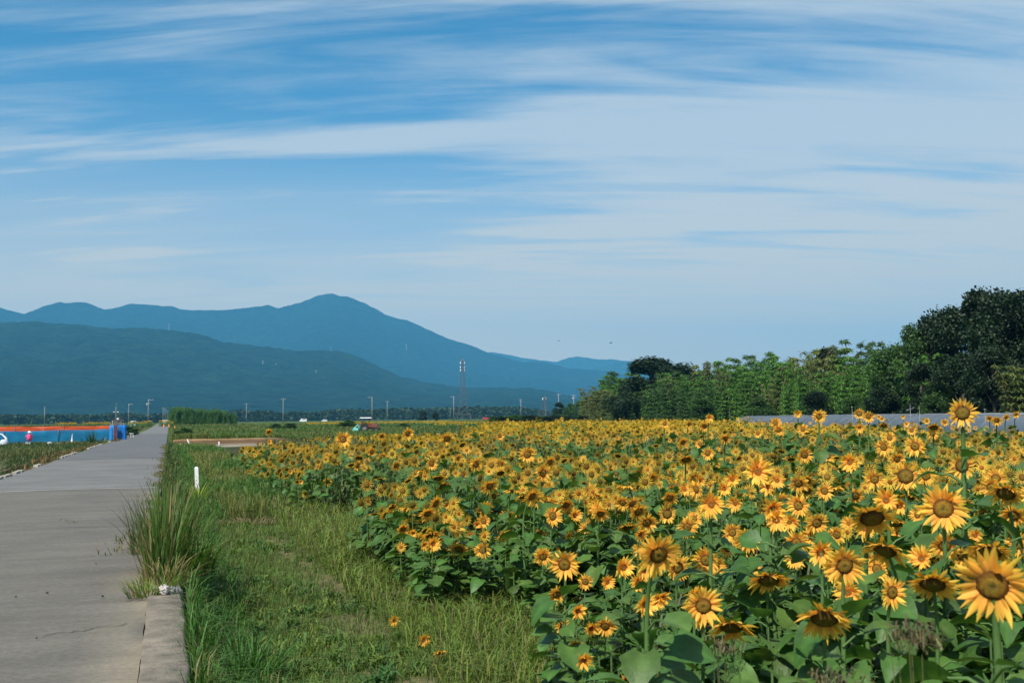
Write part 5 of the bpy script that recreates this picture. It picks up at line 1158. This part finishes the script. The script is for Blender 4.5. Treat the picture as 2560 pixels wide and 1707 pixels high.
# ---------------------------------------------------------------- vehicles
def wheel(parent, loc, R0, w, rimc=(.45, .45, .46)):
    M = np.eye(4); M[:3, :3] = np.array([[1, 0, 0], [0, 0, -1], [0, 1, 0]])
    t = MB(); t.lathe([(R0*.55, -w/2), (R0*.9, -w/2), (R0, -w*.35), (R0, w*.35), (R0*.9, w/2), (R0*.55, w/2), (R0*.55, -w/2)], 24, (.03, .03, .03), M); wh = t.build('wheel', M_rubber, parent); wh.location = loc
    r_ = MB(); r_.lathe([(0, -w*.25), (R0*.3, -w*.3), (R0*.55, -w*.42), (R0*.55, w*.42), (R0*.3, w*.3), (0, w*.25)], 16, rimc, M); r_.build('rim', M_metal, wh); return wh
def smallcar(px, d, rz, L, W, H, col, label, van=False):
    x, y, z = gp(px, d); root = empty('car', (x, y, z), rz); b = MB(); n = 11
    if van: prof = [(-.5, .18), (-.5, .55), (-.49, .95), (-.44, 1), (.30, 1), (.40, .62), (.5, .52), (.5, .18)]
    else: prof = [(-.5, .18), (-.5, .55), (-.42, .62), (-.30, .98), (.10, 1), (.26, .62), (.47, .52), (.5, .18)]
    k = len(prof); V = []
    for sy, ins in ((-1, .86), (-1, 1), (1, 1), (1, .86)):
        for a, c in prof: V.append((a*L*(1 if abs(ins-1) < .01 else .985), sy*W/2*(ins if c > .7 else (1 if ins == 1 else .97)), c*H))
    F = []
    for r_ in range(3):
        for i in range(k): j = (i+1) % k; F.append((r_*k+i, r_*k+j, (r_+1)*k+j, (r_+1)*k+i))
    b.add(V, np.array(F), col); o = b.build('body', M_paint, root, smooth=False)
    bm = MB(); 
    for sy in (-1, 1): bm.add([(a*L, sy*W*.497, c*H) for a, c in prof], [np.array([[0, 1, 6, 7], [1, 2, 5, 6], [2, 3, 4, 5]])], col)
    bm.build('side_panel', M_paint, root, smooth=False)
    g_ = MB()
    for sy in (-1, 1): g_.box((-.08*L if not van else -.1*L, sy*(W/2+.004), .78*H), (.38*L if not van else .6*L, .01, .22*H), (.02, .025, .03))
    g_.box((-.5*L-.004 if van else -.385*L-.02, 0, .78*H), (.02, W*.8, .24*H), (.02, .025, .03)); g_.box(((.355 if van else .19)*L+.04, 0, .80*H), (.02, W*.8, .26*H), (.02, .025, .03)); g_.build('window', M_glass, root, smooth=False)
    for sx in (-.32, .32):
        for sy in (-1, 1): wheel(root, (sx*L, sy*(W/2-.08), .29), .29, .16)
    bb = MB(); bb.box((-.5*L-.03, 0, .3*H), (.08, W*.95, .16), (.06, .06, .06)); bb.build('bumper', M_rubber, root, smooth=False)
    for sy in (-1, 1): h_ = MB(); h_.box((-.5*L-.02, sy*W*.4, .45*H), (.05, .16, .2), (.5, .02, .02)); h_.build('tail_lamp', M_paint, root, smooth=False)
    tag(root, label, 'car')
smallcar(412, 345, math.pi/2, 3.4, 1.5, 1.5, (.8, .82, .84), 'small white car driving away at the far end of the road')
smallcar(758, 560, math.pi, 3.6, 1.6, 1.9, (.8, .82, .83), 'boxy white van parked in the far meadow behind the pole', True)
smallcar(811, 640, math.pi, 3.4, 1.6, 1.4, (.8, .82, .83), 'tiny white car on the far road beyond the yellow strip')
smallcar(1215, 640, 0, 4.2, 1.7, 1.6, (.6, .04, .03), 'tiny red car in the far fields right of the pylon')
for px, py, d, lab in ((409.5, 1058, 250, 'orange traffic cone at the left side of the far road'), (422.5, 1058, 250, 'orange traffic cone right of the white car'), (437, 1058, 240, 'orange traffic cone in the grass at the foot of the bamboo grove')):
    x, y, z = gp(px, d); b = MB(); b.lathe([(.2, 0), (.2, .04), (.13, .05), (.03, .7), (0, .71)], 12, (.9, .25, .05)); b.box((0, 0, .02), (.42, .42, .04), (.9, .25, .05)); tag(b.build('traffic_cone', M_paint, loc=(x, y, z+.25)), lab, 'traffic cone')
# tractor
p = at(917, 1060, 154); root = empty('tractor', (p[0], p[1], float(gz(p[0], p[1]))), -math.atan2(p[0], p[1])+.12); RED = (.38, .10, .06)
b = MB(); b.box((1.0, 0, 1.05), (1.25, .6, .5), (.20, .07, .05), taper=.94); b.box((1.66, 0, 1.0), (.06, .56, .5), (.04, .04, .04)); b.box((.35, 0, .7), (2.4, .36, .36), (.06, .05, .05)); b.build('hood', M_paint, root, smooth=False)
b = MB(); b.box((.33, -.31, 1.15), (.14, .03, .75), (.5, .06, .03)); b.build('side_panel', M_paint, root, smooth=False)
for sy in (-1, 1):
    wheel(root, (-.45, sy*.68, .66), .66, .34, (.30, .28, .24)); wheel(root, (1.3, sy*.6, .38), .38, .2, (.30, .28, .24))
    f = MB(); a = np.linspace(.25, 2.7, 9); pr = [(-.45+.76*math.cos(t), .66+.76*math.sin(t)) for t in a]
    V = [(u, sy*.5, v) for u, v in pr]+[(u, sy*.88, v) for u, v in pr]+[(u, sy*.5, v+.03) for u, v in pr]+[(u, sy*.88, v+.03) for u, v in pr]; i = np.arange(8)
    f.add(V, np.concatenate([np.stack([i, i+1, i+10, i+9], 1), np.stack([i+18, i+19, i+28, i+27], 1), np.stack([i+9, i+10, i+28, i+27], 1)]), RED); f.build('mudguard', M_paint, root)
b = MB(); b.box((-.35, 0, 1.25), (.45, .5, .12), (.03, .03, .03)); b.box((-.58, 0, 1.5), (.1, .48, .45), (.03, .03, .03)); b.build('seat', M_rubber, root, smooth=False)
b = MB(); b.tube([(.3, 0, 1.1), (.15, 0, 1.45)], .03, 6, (.05, .05, .05)); b.lathe([(.17, 1.44), (.2, 1.46), (.17, 1.48)], 14, (.04, .04, .04)); b.build('steering_wheel', M_rubber, root)
b = MB(); b.tube([(1.2, .15, 1.3), (1.2, .15, 1.75)], .035, 8, (.05, .05, .05)); b.build('exhaust_pipe', M_metal, root)
for sx in (-.85, -.35, .35):
    for sy in (-.5, .5): b = MB(); b.tube([(sx, sy, 1.2), (sx+.02, sy, 2.2)], .028, 6, (.08, .05, .04)); b.build('canopy_post', M_metal, root)
b = MB()
for i, (zz, sc) in enumerate(((2.18, 1.0), (2.26, .97), (2.31, .8))):
    pass
b.box((-.2, 0, 2.21), (1.75, 1.3, .07), (.82, .82, .86)); b.box((-.2, 0, 2.275), (1.70, 1.25, .06), (.82, .82, .86), taper=.82); b.build('canopy', M_paint, root, smooth=False)
TQ = (.12, .50, .44); b = MB(); b.box((-1.75, 0, .55), (.7, 1.5, .35), TQ, taper=.8); b.tube([(-1.9, 0, .7), (-1.35, 0, 1.25), (-1.0, 0, .8)], .07, 6, TQ); b.tube([(-1.35, 0, 1.25), (-1.15, .0, .55)], .06, 6, TQ); b.box((-2.0, 0, .25), (.25, 1.5, .4), (.3, .65, .62)); b.box((-1.6, 0, .2), (.3, 1.4, .3), TQ); b.build('rotary_tiller', M_paint, root, smooth=False)
b = MB(); b.box((1.9, 0, .55), (.35, .9, .3), (.04, .05, .04)); b.tube([(1.9, 0, .5), (2.5, 0, .4)], .05, 6, (.04, .05, .04)); b.build('front_weight', M_metal, root, smooth=False)
tag(root, 'old rusty-red tractor with a white sun canopy and turquoise tiller in the meadow', 'tractor')
for px, top, lab in ((941, 1050, 'dark upright stake right behind the tractor'), (949, 1053, 'second dark upright stake right of the tractor')):
    x, y, z = gp(px, 170); b = MB(); pz = at(px, top, 170)[2]; b.tube([(0, 0, 0), (.05, 0, pz-z)], .09, 6, (.06, .08, .04)); b.tube([(-.2, 0, (pz-z)*.7), (.05, 0, (pz-z)*.8)], .05, 5, (.06, .08, .04)); tag(b.build('dark_stake', M_bark, loc=(x, y, z)), lab, 'stake')
# ---------------------------------------------------------------- birds
b = MB(); b.blob((0, 0, 0), (.2, .065, .06), (.05, .045, .04), 10, 8); b.blob((.22, 0, .02), (.06, .045, .045), (.05, .045, .04), 8, 6)
b.add([(-.15, -.03, 0), (-.15, .03, 0), (-.34, .07, 0), (-.34, -.07, 0), (-.15, 0, .015)], [np.array([[0, 1, 2, 3]]), np.array([[0, 3, 4], [1, 4, 2]])], (.05, .045, .04)); 
wg = MB()
birds = [(1192, 477, 60, 4, 'tiny dark bird high in the middle of the sky'), (1397, 852, 60, 8, 'left one of the two low birds near the distant mountains'), (1527, 857, 60, 11, 'right one of the two low birds near the distant mountains, the largest'), (2374, 577, 60, 3, 'tiny bird high at the right of the sky'), (2094, 714, 60, 3, 'tiny bird above the middle of the wood'), (282, 232, 60, 3, 'tiny bird high at the left of the sky'), (1688, 872, 60, 3, 'tiny bird just above the dark round tree'), (1280, 948, 60, 7, 'small bird flying in front of the near hills')]
bm = b.mesh('bird_body', M_dull); pr = None
for px, py, d, w, lab in birds:
    if pr is None:
        pr = empty('bird'); put('body', bm, pr)
        for s in (-1, 1):
            v = MB(); v.add([(.1, s*.04, .02), (-.08, s*.04, .02), (.06, s*.28, .12), (-.08, s*.26, .11), (-.1, s*.5, .06), (.1, s*.04, .035), (-.08, s*.04, .03), (.06, s*.28, .135), (-.08, s*.26, .12)], [np.array([[0, 1, 3, 2], [5, 7, 8, 6]]), np.array([[2, 3, 4], [7, 4, 8]])], (.06, .05, .045)); v.build('wing', M_dull, pr)
        o = pr
    else: o = copytree(pr)
    o.location = at(px, py, d); s = w*d/FPX/.75; o.scale = (s, s, s); o.rotation_euler = (.2, 0, -YAW-.5+random.uniform(-.5, .5)); tag(o, lab, 'bird')
# ---------------------------------------------------------------- haze
def haze():
    b = MB(); x0, x1, y0, y1, z0, z1 = -10800, 10800, -4000, 10800, -8, 1080
    b.box(((x0+x1)/2, (y0+y1)/2, (z0+z1)/2), (x1-x0, y1-y0, z1-z0))
    m, nt, N, L, out = newmat('haze_air'); v = N.new('ShaderNodeVolumePrincipled')
    v.inputs['Color'].default_value = (*HAZE_C, 1); v.inputs['Density'].default_value = HAZE_D; v.inputs['Anisotropy'].default_value = .0
    L.new(v.outputs[0], out.inputs['Volume']); tag(b.build('haze', m, smooth=False), 'pale blue summer haze over the whole plain', 'haze', kind='stuff')
haze()
